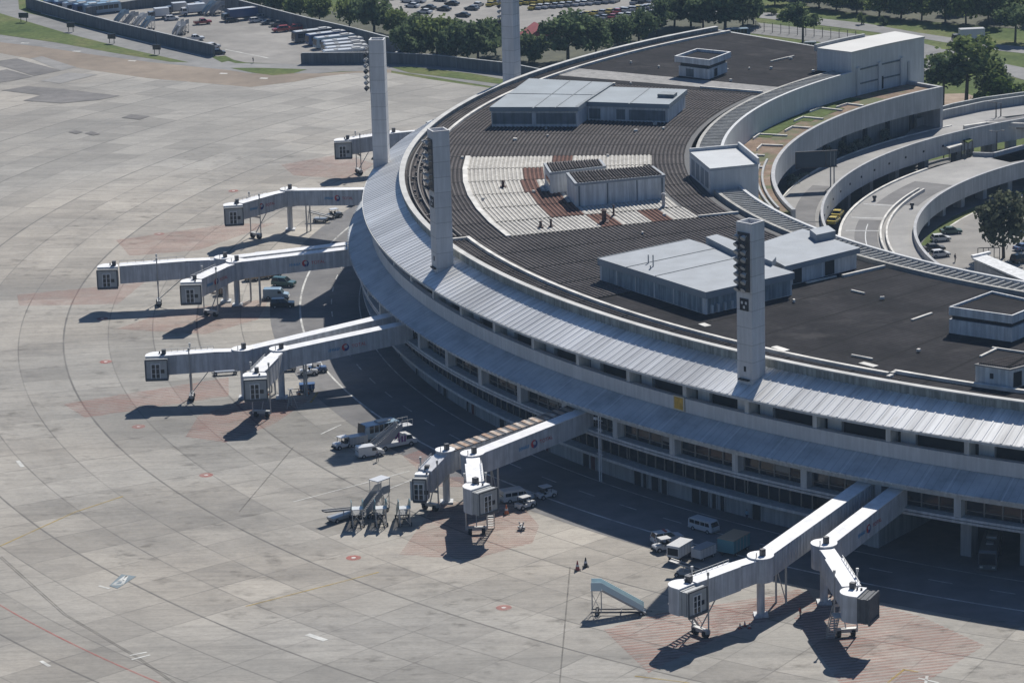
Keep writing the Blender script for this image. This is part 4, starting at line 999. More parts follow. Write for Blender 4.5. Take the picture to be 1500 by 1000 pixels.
lring(VL, "edge_kerb", [(82.6, 3.2), (83.0, 3.2), (83.0, 4.25), (82.6, 4.25)], 140, 232, M_['kerb'])
for r in (75.7, 76.6): MB().ring([(r, 4.0), (r+.3, 4.0), (r+.3, 4.5), (r, 4.5)], 150.5, 232).build("median_kerb", M_['kerb'], VL)
lring(VL, "asphalt_lane", [(77.2, 4.0), (80.6, 4.0), (80.6, 4.015), (77.2, 4.015)], 166, 232, M_['deck_dark'])
lring(VL, "asphalt_lane", [(73.6, 4.0), (80.2, 4.0), (80.2, 4.015), (73.6, 4.015)], 146, 158, M_['deck_dark'])
m = MB(); m.ring([(78.9, 4.015), (79.05, 4.015), (79.05, 4.022), (78.9, 4.022)], 168, 232)
for a in (165.0, 171.0, 158.6): m.ring([(77, 4.015), (82, 4.015), (82, 4.022), (77, 4.022)], a, a+.22, .3)
m.build("lane_paint", M_['white'], VL)
for k in range(20): MB().ring([(73, 0), (74.5, 0), (74.5, 3.2), (73, 3.2)], 122+5.4*k, 122.9+5.4*k, .5).build("pillar", M_['viaduct'], VL)
ring_sheet("verge", 69.9, 71.4, 130, 232, .05, M_['grass'])
ring_sheet("verge_kerb", 69.6, 69.9, 130, 232, .06, M_['kerb'])
ring_sheet("parking_ground", 52, 69.6, 118, 232, .04, M_['lot'])
ring_sheet("parking_lawn", 40, 52.2, 150, 232, .05, M_['grass'])
# elevated link that comes in from the right
LK = thing("elevated_link", "elevated road joining the upper viaduct from the right picture edge", "viaduct", (0, 0, 0))
def slab(parent, name, px, z, th, mat):
    return MB().prism([at(u, v, z)[:2] for u, v in px], z-th, z).build(name, mat, parent)
slab(LK, "deck", [(1318,207),(1334,190),(1385,172),(1440,160),(1515,148),(1515,166),(1462,172),(1410,187),(1395,196)], 6.98, .7, M_['deck'])
m = MB()
for a_, b_ in (((1342,180),(1385,167)), ((1385,167),(1440,155)), ((1440,155),(1515,144))): m.bar(at(*a_, 7.7), at(*b_, 7.7), .45, 1.5)
m.build("far_parapet", M_['wall'], LK)
m = MB()
for a_, b_ in (((1352,170),(1395,158)), ((1395,158),(1440,149)), ((1440,149),(1515,139))): m.bar(at(*a_, 7.6), at(*b_, 7.6), .45, 1.5)
m.build("outer_wall", M_['wall'], LK)
slab(LK, "ramp_asphalt", [(1450,177),(1515,167),(1515,182),(1440,183)], 7.2, .8, M_['road'])
m = MB()
for a_, b_ in (((1412,187),(1445,182)), ((1445,182),(1515,184))): m.bar(at(*a_, 7.3), at(*b_, 7.3), .5, .7)
m.build("kerb", M_['kerb'], LK)
for u, v in ((1445,232),(1418,226),(1480,224),(1512,222)):
    p = at(u, v, 0); MB().cbox((p.x, p.y, 3.1), 1.6, 1.2, 6.2, .4).build("pillar", M_['viaduct'], LK)
slab(LK, "low_road", [(1452,232),(1515,215),(1515,232),(1480,238)], 4.0, .4, M_['deck_dark'])
m = MB()
for a_, b_ in (((1425,226),(1455,227)), ((1455,227),(1515,211))): m.bar(at(*a_, 4.3), at(*b_, 4.3), .4, .7)
m.build("low_kerb", M_['viaduct'], LK)
# small landside objects
def shelter(px, z0, h, label, mat, name="bus_shelter", cat="shelter"):
    zt = z0+h; pts = [at(u, v, zt) for u, v in px]; c = sum(pts, Vector())/len(pts)
    T = thing(name, label, cat, (c.x, c.y, z0))
    q = [(p.x-c.x, p.y-c.y) for p in pts]
    MB().prism(q, h-.18, h).build("roof", mat, T)
    for x, y in q: MB().cbox((x*.9, y*.9, (h-.18)/2), .16, .16, h-.18).build("post", M_['steel'], T)
    return T
shelter([(1381,213),(1390,217),(1410,211),(1402,207)], 4.0, 2.2, "small flat-roofed shelter in the shade below the upper viaduct", M_['kerb'])
shelter([(1412,206),(1418,209),(1425,205),(1420,202)], 4.0, 2.4, "tiny green-topped shelter in the shade beyond the flat shelter", M_['grass'])
CN = thing("ramp_canopy", "pale sloping canopy over a ramp at the right edge, below the parked cars", "canopy", (0, 0, 0))
c4 = [at(1424,378,3.0), at(1440,371,3.0), at(1515,402,3.6), at(1515,417,3.6)]
m = MB(); m.add([p for p in c4]+[p-Vector((0,0,.25)) for p in c4], [(0,1,2,3),(7,6,5,4),(0,4,5,1),(1,5,6,2),(2,6,7,3),(3,7,4,0)]); m.build("roof", M_['pent'], CN)
m = MB(); m.prism([p[:2] for p in (c4[0]+Vector((.3,-.2,0)), c4[1], c4[2], c4[3]+Vector((0,.4,0)))], 0, 2.7); m.build("wall", M_['viaduct'], CN)
m = MB(); m.bar(at(1424,376,3.1), at(1450,370,3.1), .5, .4); m.build("roof_edge", M_['jb_white'], CN)
GT = thing("gate_frame", "dark gate with thin rails in front of the pale ramp canopy", "gate", at(1448,392,0))
m = MB()
for x in (-1.6, -.8, 0, .8, 1.6): m.tube((x, 0, 0), (x, 0, 3.0), .06, 6)
m.bar((-1.6, 0, 3.0), (1.6, 0, 3.0), .1); m.bar((-1.6, 0, 1.5), (1.6, 0, 1.5), .07); m.build("rails", M_['steel'], GT)
SGN = thing("gantry_sign", "large dark direction board on tall twin posts above the upper viaduct", "sign", at(1219,274,7.0), R_(5))
m = MB(); m.tube((-.25, 0, 0), (-.25, 0, 5.6), .11, 8); m.tube((.3, 0, 0), (.3, 0, 5.6), .11, 8); m.build("post", M_['metal'], SGN)
m = MB(); m.box(-5.6, -.1, 3.3, .7, .1, 5.7); m.build("board", plain("sign_back", (.05, .07, .09), .6), SGN)
m = MB()
for a_, b_ in (((-5.7,-.14,5.75),(.8,-.14,5.75)), ((-5.7,-.14,3.25),(.8,-.14,3.25)), ((-5.7,-.14,3.25),(-5.7,-.14,5.75)), ((-1.0,-.14,3.25),(-1.0,-.14,5.75))): m.bar(a_, b_, .14)
m.build("frame", M_['steel'], SGN)
def lamp(u, v, z, h, label, arms=1, grp="lamp posts on the landside"):
    T = thing("street_lamp", label, "street lamp", at(u, v, z), 0, grp)
    MB().tube((0, 0, 0), (0, 0, h), .11, 8, .07).build("pole", M_['steel'], T)
    m = MB()
    for k in range(arms):
        s = 1 if k else -1; m.bar((0, 0, h), (s*.9, 0, h+.12), .07); m.cbox((s*1.0, 0, h+.12), .5, .25, .12)
    m.build("lamp_head", M_['steel'], T); return T
lamp(1459, 172, 7.0, 2.6, "short lamp post on the elevated link, left one of two close together"); lamp(1466, 170, 7.0, 2.2, "short lamp post on the elevated link, right one of two close together")
lamp(1460, 224, 4.0, 3.6, "twin-headed lamp post in the shade below the elevated link", 2)
for (u, v), w in (((1281,294),(.6)), ((1336,305),(.6))):
    o = MB(); p = at(u, v, 4.0); o.tube((0,0,0),(0,0,.5),.22,10); o.tube((0,0,.5),(0,0,.85),.36,10,.3)
    o = o.build("bollard", M_['steel'], None, loc=p); tag(o, "black mushroom bollard on the lower viaduct, %s the median kerb" % ("left of" if u < 1300 else "right of"), "bollard")

# undercroft at the right end of the facade: open ground storey with deep shade and columns
UA = 232.8
m = MB(); m.ring([(136, 0), (137, 0), (137, 5.4), (136, 5.4)], UA-.6, A1); m.ring([(137, 0), (151.2, 0), (151.2, 5.4), (137, 5.4)], UA-.62, UA-.1, .6); part(m, "undercroft_wall", M_['wall'])
part(MB().ring([(136.5, 5.3), (151.5, 5.3), (151.5, 5.41), (136.5, 5.41)], UA-.6, A1), "undercroft_ceiling", M_['wall'])
for k in range(-1, 7):
    a = 239.0+k*2.7
    part(MB().ring([(147.0, 0), (148.7, 0), (148.7, 5.42), (147.0, 5.42)], a-.25, a+.25, .3), "undercroft_column", M_['viaduct'])
ring_sheet("undercroft_floor", 136, 149.6, UA-.6, 262, .04, M_['road'])

# slender service mast on the facade ledge
MS = thing("service_mast", "slender white mast with lamps rising before the facade windows, left of the amber sign", "mast", pol(153.3, 217.6, 0), R_(217.6))
MB().tube((0,0,0), (0,0,8.6), .09, 8).tube((.0,.35,0), (0,.35,8.2), .06, 8).build("pole", M_['jb_white'], MS)
m = MB()
for z in (3.4, 6.4, 7.6): m.bar((0,-.4,z), (0,.7,z), .07)
m.build("cross_arm", M_['jb_white'], MS); MB().cbox((.1,-.45,7.7), .3, .4, .3).build("lamp_head", M_['jb_white'], MS)
# ================================================================ vehicles (built at the terminal's scale)
K = .77
class MK(MB):
    def build(s, *a, **k):
        s.v = [(x*K, y*K, z*K) for x, y, z in s.v]; return MB.build(s, *a, **k)
def paint(name, c, rough=.3):
    m, t, b = nt(name); b.inputs["Base Color"].default_value = (*c, 1); b.inputs["Roughness"].default_value = rough
    b.inputs["Coat Weight"].default_value = .3; return m
PT = {k: paint("paint_"+k, c) for k, c in dict(white=(.62,.62,.61), silver=(.32,.33,.34), black=(.018,.02,.024), grey=(.12,.125,.13), yellow=(.52,.40,.05), red=(.30,.03,.03), blue=(.05,.10,.22), teal=(.10,.26,.30), palebl=(.24,.34,.42), green=(.03,.09,.08), tan=(.42,.30,.19), aqua=(.50,.64,.67), purple=(.16,.03,.18), brown=(.12,.07,.04), orange=(.55,.14,.03)).items()}
M_['lamp'] = paint("lamp_glass", (.6,.58,.5)); M_['tail'] = paint("tail_glass", (.3,.02,.02))
def frustum(m, x0, x1, w0, z0, X0, X1, w1, z1):
    m.add([(x0,-w0,z0),(x1,-w0,z0),(x1,w0,z0),(x0,w0,z0),(X0,-w1,z1),(X1,-w1,z1),(X1,w1,z1),(X0,w1,z1)], [(3,2,1,0),(4,5,6,7),(0,1,5,4),(1,2,6,5),(2,3,7,6),(3,0,4,7)]); return m
def wheels(T, xs, w, r=.33, t=.22, mat=None):
    for x in xs:
        for y in (-w, w):
            m = MK(); m.tube((x, y-t/2, r), (x, y+t/2, r), r, 14); wo = m.build("wheel", M_['blackm'], T); MK().tube((x, y-t/2-.01, r), (x, y+t/2+.01, r), r*.55, 10).build("rim", M_['metal'], wo)
CAR = {  # L, W, body profile (x, z) front at +x, cabin (x0, x1, X0, X1), heights
 'hatch': (3.9, 1.7, [(-1.9,.3),(1.85,.3),(1.95,.55),(1.85,.78),(1.0,.92),(-1.85,.95),(-1.95,.6)], (-1.8,1.05,-1.5,.2), .92, 1.48),
 'sedan': (4.4, 1.75, [(-2.2,.3),(2.1,.3),(2.2,.55),(2.1,.76),(1.1,.9),(-2.1,.92),(-2.2,.6)], (-1.55,1.15,-1.05,.25), .9, 1.42),
 'suv': (4.6, 1.85, [(-2.25,.38),(2.2,.38),(2.3,.7),(2.2,1.0),(1.05,1.1),(-2.25,1.12),(-2.3,.7)], (-2.2,1.1,-2.0,.35), 1.1, 1.8),
 'pickup': (5.0, 1.85, [(-2.5,.45),(2.4,.45),(2.5,.75),(2.4,1.02),(1.15,1.1),(-2.5,1.1),(-2.5,.7)], (-.85,1.2,-.6,.5), 1.1, 1.75),
}
def make_car(kind, col, label, loc, rz, group=None, cat="car", name=None, extra=None):
    L, W, prof, (x0, x1, X0, X1), zb, zt = CAR[kind]
    T = thing(name or ("pickup_truck" if kind == 'pickup' else "parked_car"), label, cat, loc, rz, group); w = W/2
    m = MK(); m.side(prof, -w, w); m.build("body", PT[col], T)
    m = MK(); frustum(m, x0, x1, w-.04, zb-.02, X0, X1, w-.2, zt-.05); m.build("windows", M_['glass'], T)
    m = MK(); frustum(m, X0-.05, X1+.05, w-.18, zt-.05, X0, X1, w-.24, zt)
    for y in (-1, 1):
        for xa, xb in ((x0, X0), (x1, X1), ((x0+x1)/2-.15, (X0+X1)/2-.1)): m.bar((xa, y*(w-.03), zb-.02), (xb, y*(w-.19), zt-.04), .09)
    m.build("roof", PT[col], T)
    wheels(T, (-L*.31, L*.31), w-.1)
    for y in (-1, 1):
        m = MK(); m.cbox((L/2-.12, y*(w-.25), zb-.25), .14, .34, .16); m.build("headlight", M_['lamp'], T)
        m = MK(); m.cbox((-L/2+.06, y*(w-.15), zb-.15), .12, .22, .2); m.build("tail_light", M_['tail'], T)
    if kind == 'pickup':
        m = MK(); m.box(-2.4, -w+.12, 1.08, -1.0, w-.12, 1.12); m.build("load_bed", M_['dark'], T)
    if extra == 'beacon':
        m = MK(); m.box(-.5, -.6, zt, -.2, .6, zt+.14); m.build("light_bar", PT['red'], T)
    return T
def make_van(label, loc, rz, col='white', L=4.6, W=1.75, H=1.95, kind='kombi', group=None, name="van"):
    T = thing(name, label, "van", loc, rz, group); w = W/2; h = L/2
    m = MK()
    if kind == 'kombi': m.side([(-h,.35),(h-.05,.35),(h,.6),(h-.04,1.05),(h-.35,1.75),(h-.6,H-.05),(-h+.35,H-.05),(-h+.08,1.7),(-h,1.0)], -w, w)
    else: m.side([(-h,.35),(h,.35),(h+.02,.75),(h-.2,1.0),(h-.95,1.15),(h-1.5,H-.08),(h-1.7,H),(-h+.1,H),(-h,H-.1)], -w, w)
    m.build("body", PT[col], T)
    m = MK(); f = h-.35 if kind == 'kombi' else h-.98
    g = f-.28 if kind == 'kombi' else f-.5
    for y in (-1, 1):
        xs = [(-h+.3, -h+1.2), (-h+1.32, -h+2.25), (-h+2.4, -h+3.2), (-h+3.3, f-.12)] if kind != 'cargo' else [(f-1.05, f-.25)]
        for a, b in xs: m.add([(a, y*(w+.012), 1.12), (b, y*(w+.012), 1.12), (min(b, g), y*(w+.012), 1.66), (a, y*(w+.012), 1.66)], [(0,1,2,3)])
    m.build("side_windows", M_['glass'], T)
    m = MK()
    if kind == 'kombi': m.add([(h-.02,-w+.12,1.12),(h-.02,w-.12,1.12),(h-.30,w-.18,1.74),(h-.30,-w+.18,1.74)], [(0,1,2,3)])
    else: m.add([(h-.97,-w+.1,1.19),(h-.97,w-.1,1.19),(h-1.45,w-.16,H-.14),(h-1.45,-w+.16,H-.14)], [(0,1,2,3)])
    m.add([(-h-.01,-w+.2,1.15),(-h-.01,w-.2,1.15),(-h+.04,w-.25,1.65),(-h+.04,-w+.25,1.65)], [(0,1,2,3)]); m.build("windscreen", M_['glass'], T)
    wheels(T, (-L*.3, L*.31), w-.1)
    for y in (-1, 1): m = MK(); m.cbox((h-.03, y*(w-.3), .8), .14, .26, .22); m.build("headlight", M_['lamp'], T)
    m = MK(); m.box(h-.06, -w, .38, h+.1, w, .55); m.box(-h-.1, -w, .38, -h+.05, w, .55); m.build("bumper", M_['metal'], T)
    return T
def make_bus(label, loc, rz, col='white', L=11.5, roof='white', group=None, name="bus", H=3.1):
    T = thing(name, label, "bus", loc, rz, group); w = 1.25; h = L/2
    m = MK(); m.side([(-h,.4),(h,.4),(h+.06,1.3),(h-.08,H-.25),(h-.3,H),(-h+.2,H),(-h,H-.2)], -w, w); m.build("body", PT[col], T)
    m = MK()
    for y in (-1, 1):
        n = 6; st = (L-1.2)/n
        for i in range(n): a = -h+.5+st*i; m.add([(a, y*(w+.02), 1.35), (a+st-.14, y*(w+.02), 1.35), (a+st-.14, y*(w+.02), 2.5), (a, y*(w+.02), 2.5)], [(0,1,2,3)])
    m.build("side_windows", M_['glass'], T)
    m = MK(); m.add([(h+.075,-w+.1,1.15),(h+.075,w-.1,1.15),(h-.05,w-.1,2.75),(h-.05,-w+.1,2.75)], [(0,1,2,3)]); m.build("windscreen", M_['glass'], T)
    m = MK(); m.box(-h+.3, -w+.08, H, h-.45, w-.08, H+.05); m.mat(1); m.box(-h+1.5, -.7, H+.05, -h+3.8, .7, H+.3); m.box(h-4, -.5, H+.05, h-3, .5, H+.2); m.build("roof", [PT[roof], M_['metal']], T)
    wheels(T, (-L*.28, L*.33), w-.15, .48, .28)
    for y in (-1, 1): m = MK(); m.cbox((h+.06, y*.85, .8), .12, .4, .22); m.build("headlight", M_['lamp'], T)
    return T
def make_tractor(label, loc, rz, col='white', group="baggage tractors on the apron"):
    T = thing("baggage_tractor", label, "tractor", loc, rz, group)
    m = MK(); m.side([(-1.5,.35),(1.55,.35),(1.6,.95),(1.45,1.05),(.35,1.1),(.2,.75),(-.75,.75),(-.8,1.0),(-1.5,1.0)], -.62, .62); m.build("body", PT[col], T)
    m = MK(); m.box(-.95, -.72, 1.86, .7, .72, 1.96); m.build("canopy", PT['white'], T)
    m = MK()
    for x in (-.85, .55):
        for y in (-.62, .62): m.bar((x, y, .95), (x, y, 1.87), .07)
    m.build("canopy_post", M_['steel'], T)
    m = MK(); m.box(-.7, -.5, .75, -.25, .5, .98); m.box(-.78, -.5, .95, -.66, .5, 1.45); m.build("seat", M_['blackm'], T)
    m = MK(); m.tube((.22, .1, 1.05), (.05, .1, 1.3), .2, 10); m.build("steering_wheel", M_['blackm'], T)
    wheels(T, (-.95, 1.0), .62, .36, .26)
    m = MK(); m.box(1.55, -.66, .3, 1.75, .66, .6); m.bar((-1.5, 0, .45), (-1.95, 0, .45), .12); m.build("bumper", M_['blackm'], T)
    return T
def stair_flight(m, x0, z0, x1, z1, w, n=14):
    for i in range(n):
        f = (i+.5)/n; m.cbox((x0+(x1-x0)*f, 0, z0+(z1-z0)*f), abs(x1-x0)/n*1.05, w*2, .06)
    for y in (-w, w): m.bar((x0, y, z0), (x1, y, z1), .08, .3)
def make_stairs(label, loc, rz, col='teal', L=5.2, H=2.9, group="mobile passenger stairs on the apron", canopy=False):
    """platform at +x end"""
    T = thing("passenger_stairs", label, "stairs", loc, rz, group); h = L/2; w = .75
    m = MK(); stair_flight(m, -h, .25, h-1.5, H, w); m.build("stair_flight", M_['metal'], T)
    m = MK(); m.box(h-1.55, -.85, H-.08, h, .85, H+.02); m.build("platform", PT['white'], T)
    for y in (-1, 1):
        p = MK(); yy = y*(w+.05)
        p.add([(-h+.25,yy-.02,.55),(h-1.5,yy-.02,H+.15),(h-1.5,yy-.02,H+1.1),(-h+.25,yy-.02,1.4),(-h+.25,yy+.02,.55),(h-1.5,yy+.02,H+.15),(h-1.5,yy+.02,H+1.1),(-h+.25,yy+.02,1.4)],
              [(0,1,2,3),(7,6,5,4),(0,4,5,1),(1,5,6,2),(2,6,7,3),(3,7,4,0)]); p.build("balustrade", PT[col], T)
        p = MK(); p.box(h-1.5, y*.85-.03, H+.02, h-.05, y*.85+.03, H+1.15); p.build("guard_panel", PT[col], T)
    m = MK()
    for x in (h-1.4, h-.15):
        for y in (-.75, .75): m.bar((x, y, .35), (x, y, H-.08), .09)
    m.bar((h-1.4,-.75,.5), (h-1.4,.75,H-.4), .06); m.bar((h-.15,.75,.5), (h-.15,-.75,H-.4), .06); m.bar((h-1.4,.75,.5), (h-.15,.75,H-.4), .06); m.bar((h-1.4,-.75,H-.4), (h-.15,-.75,.5), .06)
    m.build("support_tower", M_['metal'], T)
    m = MK()
    for y in (-.6, .6): m.bar((-h+.4, y, .42), (h, y, .42), .14, .16)
    for x in (-h+.5, -.4, h-.8): m.bar((x, -1.0, .42), (x, 1.0, .42), .12)
    m.bar((-h+.4, 0, .4), (-h-.9, 0, .35), .1); m.build("chassis", M_['steel'], T)
    wheels(T, (-h+.6, h-.8), .95, .3, .18)
    if canopy:
        m = MK(); m.box(h-2.6, -.95, H+2.15, h+.1, .95, H+2.28); m.build("canopy", PT['white'], T)
        m = MK()
        for x in (h-2.5, h-.05):
            for y in (-.88, .88): m.bar((x, y, H), (x, y, H+2.16), .07)
        m.build("canopy_post", M_['metal'], T)
    return T
def trailer(label, loc, rz, name, cat, L, W, H, body, roof, z0=.55, group=None, hollow=False):
    T = thing(name, label, cat, loc, rz, group); w = W/2; h = L/2
    m = MK(); m.box(-h, -w, z0, h, w, H-.1); m.mat(1)
    for i in range(1, 5): x = -h+L*i/5; m.box(x-.04, -w-.02, z0, x+.04, w+.02, H-.1)
    m.build("body", [PT[body], M_['metal']], T)
    m = MK(); m.side([(-h-.06, H-.1), (h+.06, H-.1), (h, H), (-h, H)], -w-.05, w+.05); m.build("roof", PT[roof], T)
    if hollow: m = MK(); m.box(-h-.03, -w+.15, z0+.3, -h+.02, w-.15, H-.35); m.build("opening", M_['dark'], T)
    m = MK(); m.box(-h+.1, -w+.1, z0-.18, h-.1, w-.1, z0-.002); m.bar((-h, 0, z0-.1), (-h-1.0, 0, z0-.15), .1); m.build("chassis", M_['steel'], T)
    wheels(T, (-h*.65, h*.65), w-.12, .3, .2); return T
def box_truck(label, loc, rz, body='white', cab='white', L=7.0, H=3.1, name="box_truck", group=None):
    T = thing(name, label, "truck", loc, rz, group); h = L/2
    m = MK(); m.box(-h, -1.15, .95, h-1.9, 1.15, H); m.build("cargo_box", PT[body], T)
    m = MK(); m.box(-h+.02, -1.17, H, h-1.92, 1.17, H+.05); m.build("cargo_roof", PT['white'], T)
    m = MK(); m.side([(h-1.75,.5),(h,.5),(h+.02,1.3),(h-.25,2.25),(h-1.75,2.3)], -1.05, 1.05); m.build("cab", PT[cab], T)
    m = MK(); m.add([(h+.03,-.95,1.35),(h+.03,.95,1.35),(h-.22,.9,2.15),(h-.22,-.9,2.15)], [(0,1,2,3)])
    for y in (-1.06, 1.06): m.add([(h-1.4,y,1.4),(h-.2,y,1.4),(h-.35,y,2.1),(h-1.4,y,2.1)], [(0,1,2,3)])
    m.build("cab_windows", M_['glass'], T)
    m = MK(); m.box(-h+.1, -.5, .55, h-.2, .5, .95); m.build("chassis", M_['steel'], T)
    wheels(T, (-h*.55, h*.7), .95, .45, .28); return T
# ---- near the right-hand bridges
make_van("white minibus in the shade of the terminal, alone on the service road", at(1031,777), hd((1012,772),(1052,783)), 'white')
make_car('suv', 'white', "white patrol car with a red light bar at the edge of the terminal's shade", at(977,794), R_(22), cat="car", extra='beacon')
make_tractor("white baggage tractor tucked against the rear of the patrol car", at(972,806), R_(205))
trailer("white box cart with dark open end beside the baggage tractor", at(996,818), R_(57), "box_cart", "cart", 4.0, 2.0, 2.5, 'white', 'white', .8, hollow=True)
trailer("long low white container cart between the box cart and the teal one", at(1031,817), R_(48), "container_cart", "cart", 3.6, 1.7, 1.9, 'white', 'silver', .5)
trailer("teal box trailer with a tan top", at(1075,808), R_(55), "box_trailer", "trailer", 4.6, 2.7, 2.6, 'teal', 'tan', .6)
make_stairs("pale teal passenger stairs standing alone left of the long ribbed bridge", at(906,898), R_(176), 'aqua', L=7.4, H=3.6)
make_bus("dark coach parked in the open undercroft at the right edge", at(1451,822), R_(-104), 'grey', 9.5, 'grey')
# belt loader
def belt_loader(label, loc, rz, L=6.5):
    T = thing("belt_loader", label, "loader", loc, rz, "belt loaders on the apron"); h = L/2
    m = MK(); m.side([(-h+1.2,.4),(h-1.2,.4),(h-1.1,.85),(-h+1.2,.85)], -.8, .8); m.build("body", PT['silver'], T)
    m = MK(); m.add([(-h,-.45,.95),(h,-.45,2.0),(h,.45,2.0),(-h,.45,.95),(-h,-.45,1.1),(h,-.45,2.15),(h,.45,2.15),(-h,.45,1.1)], [(3,2,1,0),(4,5,6,7),(0,1,5,4),(1,2,6,5),(2,3,7,6),(3,0,4,7)])
    m.build("conveyor", M_['steel'], T)
    m = MK()
    for y in (-.52, .52): m.bar((-h, y, 1.15), (h, y, 2.2), .09, .16)
    m.bar((0, .6, .85), (0, .6, 1.6), .1); m.build("rail", M_['metal'], T)
    wheels(T, (-h*.45, h*.45), .8, .34, .24); return T
belt_loader("belt loader with a long dark conveyor, left of the row of stairs", at(500,761), R_(222))
belt_loader("belt loader half hidden behind the long ribbed bridge's cab", at(1003,843), R_(160), 4.2)
# ---- around the stairs row
make_stairs("first of three parked stairs counted from the belt loader", at(523,766), R_(-84), 'teal', 5.4, 3.0)
make_stairs("middle of three parked stairs, in front of the canopied one", at(557,765), R_(-83), 'teal', 5.4, 3.0)
make_stairs("last of three parked stairs, beside the red hatching", at(591,765), R_(-82), 'teal', 5.4, 3.0)
make_stairs("passenger stairs with a white canopy over the platform, behind the parked row", at(548,752), R_(48), 'silver', 5.4, 2.9, canopy=True)
make_van("white passenger van with dark windows right of the short bridge", at(757,733), R_(22), 'white', 4.9, 1.85, 2.0, 'bus')
make_tractor("white baggage tractor in front of the passenger van", at(769,744), R_(38)); make_tractor("white baggage tractor pulling away toward the terminal's shade,", at(800,729), R_(34))
# ---- stair truck cluster
ST = thing("stair_truck", "white stair truck with purple stripes and stairs rising over its cab", "truck", at(578,655), R_(30))
m = MK(); m.side([(-3.4,.5),(3.6,.5),(3.7,1.1),(2.9,1.25),(2.6,2.0),(1.5,2.05),(1.5,1.0),(-3.4,1.0)], -1.0, 1.0); m.build("body", PT['white'], ST)
m = MK(); m.add([(2.92,-.85,1.3),(2.92,.85,1.3),(2.65,.8,1.95),(2.65,-.8,1.95)], [(0,1,2,3)])
for y in (-1.01, 1.01): m.add([(1.7,y,1.3),(2.75,y,1.3),(2.55,y,1.9),(1.7,y,1.9)], [(0,1,2,3)])
m.build("windows", M_['glass'], ST)
m = MK(); stair_flight(m, -4.1, .4, 1.2, 3.4, .8, 18); m.build("stair_flight", M_['metal'], ST)
m = MK(); m.box(1.1, -.9, 3.36, 3.0, .9, 3.48); m.build("platform", PT['white'], ST)
for y in (-.86, .86):
    m = MK(); m.add([(-3.9,y-.02,1.1),(1.1,y-.02,4.1),(1.1,y-.02,3.4),(-1.2,y-.02,1.0),(-3.4,y-.02,.6),(-3.9,y+.02,1.1),(1.1,y+.02,4.1),(1.1,y+.02,3.4),(-1.2,y+.02,1.0),(-3.4,y+.02,.6)], [(0,1,2,3,4),(9,8,7,6,5),(0,5,6,1),(1,6,7,2),(2,7,8,3),(3,8,9,4),(4,9,5,0)]); m.build("side_panel", PT['silver'], ST)
    m = MK(); m.bar((-3.9,y,1.4),(1.1,y,4.4),.07); m.bar((1.1,y,4.4),(3.0,y,4.4),.07)
    for i in range(8): f = i/7; m.bar((-3.9+5*f,y,1.1+3*f),(-3.9+5*f,y,1.4+3*f),.05)
    for x in (1.1,2.0,2.95): m.bar((x,y,3.45),(x,y,4.4),.06)
    m.build("handrail", M_['metal'], ST)
    m = MK()
    for x in (.2, .75, 1.25): m.box(x, y*1.19-.012, 1.02, x+.3, y*1.19+.012, 2.0 if x > .5 else 1.6)
    m.build("purple_stripe", PT['purple'], ST)
wheels(ST, (-2.2, 2.5), .9, .42, .26)
make_bus("pale blue minibus half behind the stair truck", at(556,640), R_(212), 'palebl', 6.6, 'palebl', H=2.5, name="minibus")
make_tractor("baggage tractor with white canopy left of the minibus", at(502,656), R_(215)); trailer("low baggage cart loaded with grey cases between tractor and minibus", at(523,652), R_(28), "baggage_cart", "cart", 3.2, 1.6, 1.7, 'silver', 'silver', .5)
make_van("small white delivery van in front of the stair truck", at(542,668), R_(22), 'white', 4.3, 1.7, 1.9, 'cargo')
# ---- under the left-hand bridges
make_car('suv', 'green', "dark green car with pale roof under the emblem bridge, farthest of three", at(416,419), R_(-18))
make_van("grey-blue van parked between two dark cars under the bridge", at(405,437), R_(-4), 'palebl', 4.8, 1.85, 2.0, 'cargo'); make_car('suv', 'black', "black car in the bridge's shadow, nearest the viewer beside the grey-blue van", at(414,450), R_(2))
for u, v, lb in ((368,411,"first of three baggage dollies behind the rotunda column"), (386,408,"middle one of three baggage dollies behind the bridge legs"), (402,405,"last of three baggage dollies, nearest the terminal wall")):
    trailer(lb, at(u, v), R_(12), "baggage_dolly", "dolly", 2.8, 1.5, 1.1, 'tan', 'white', .5, "baggage dollies under the emblem bridge")
trailer("brown crate cart beside the emblem bridge's drive wheels", at(325,432), R_(8), "crate_cart", "cart", 2.2, 1.4, 1.5, 'brown', 'brown', .4)
make_tractor("white baggage tractor under the walkway by the white road line", at(452,549), R_(4), 'white'); make_tractor("blue baggage tractor with white canopy, right beside the white one", at(465,545), R_(6), 'blue')
trailer("low flat cart left of the two tractors under the walkway", at(424,543), R_(6), "flat_cart", "cart", 2.4, 1.3, .9, 'silver', 'white', .5)
trailer("dark blue cart in the bridge's shadow near the tripod ladder", at(450,572), R_(4), "shaded_cart", "cart", 2.6, 1.4, 1.3, 'blue', 'blue', .5)
make_tractor("dark pushback tractor under the farther emblem bridge", at(490,319), R_(30), 'grey'); make_tractor("pale tractor close to the terminal behind the farther emblem bridge", at(518,300), R_(70), 'silver')
belt_loader("belt loader with yellowed conveyor beneath the farther emblem bridge", at(470,325), R_(165), 5)
box_truck("dark box truck under the far end of the emblem walkway", at(398,392), R_(14), 'grey', 'black', 6)
TD = thing("towbar_dolly", "long towbar resting on two small wheels below the plain long bridge", "towbar", at(330,549), R_(8))
m = MK(); m.bar((-2.2,0,.5),(2.2,0,.5),.16); m.bar((2.2,0,.5),(2.7,0,1.3),.1); m.box(-1.8,-.4,.5,1.8,.4,.75); m.build("bar", PT['silver'], TD); wheels(TD, (-1.7, 1.7), .35, .34, .2)
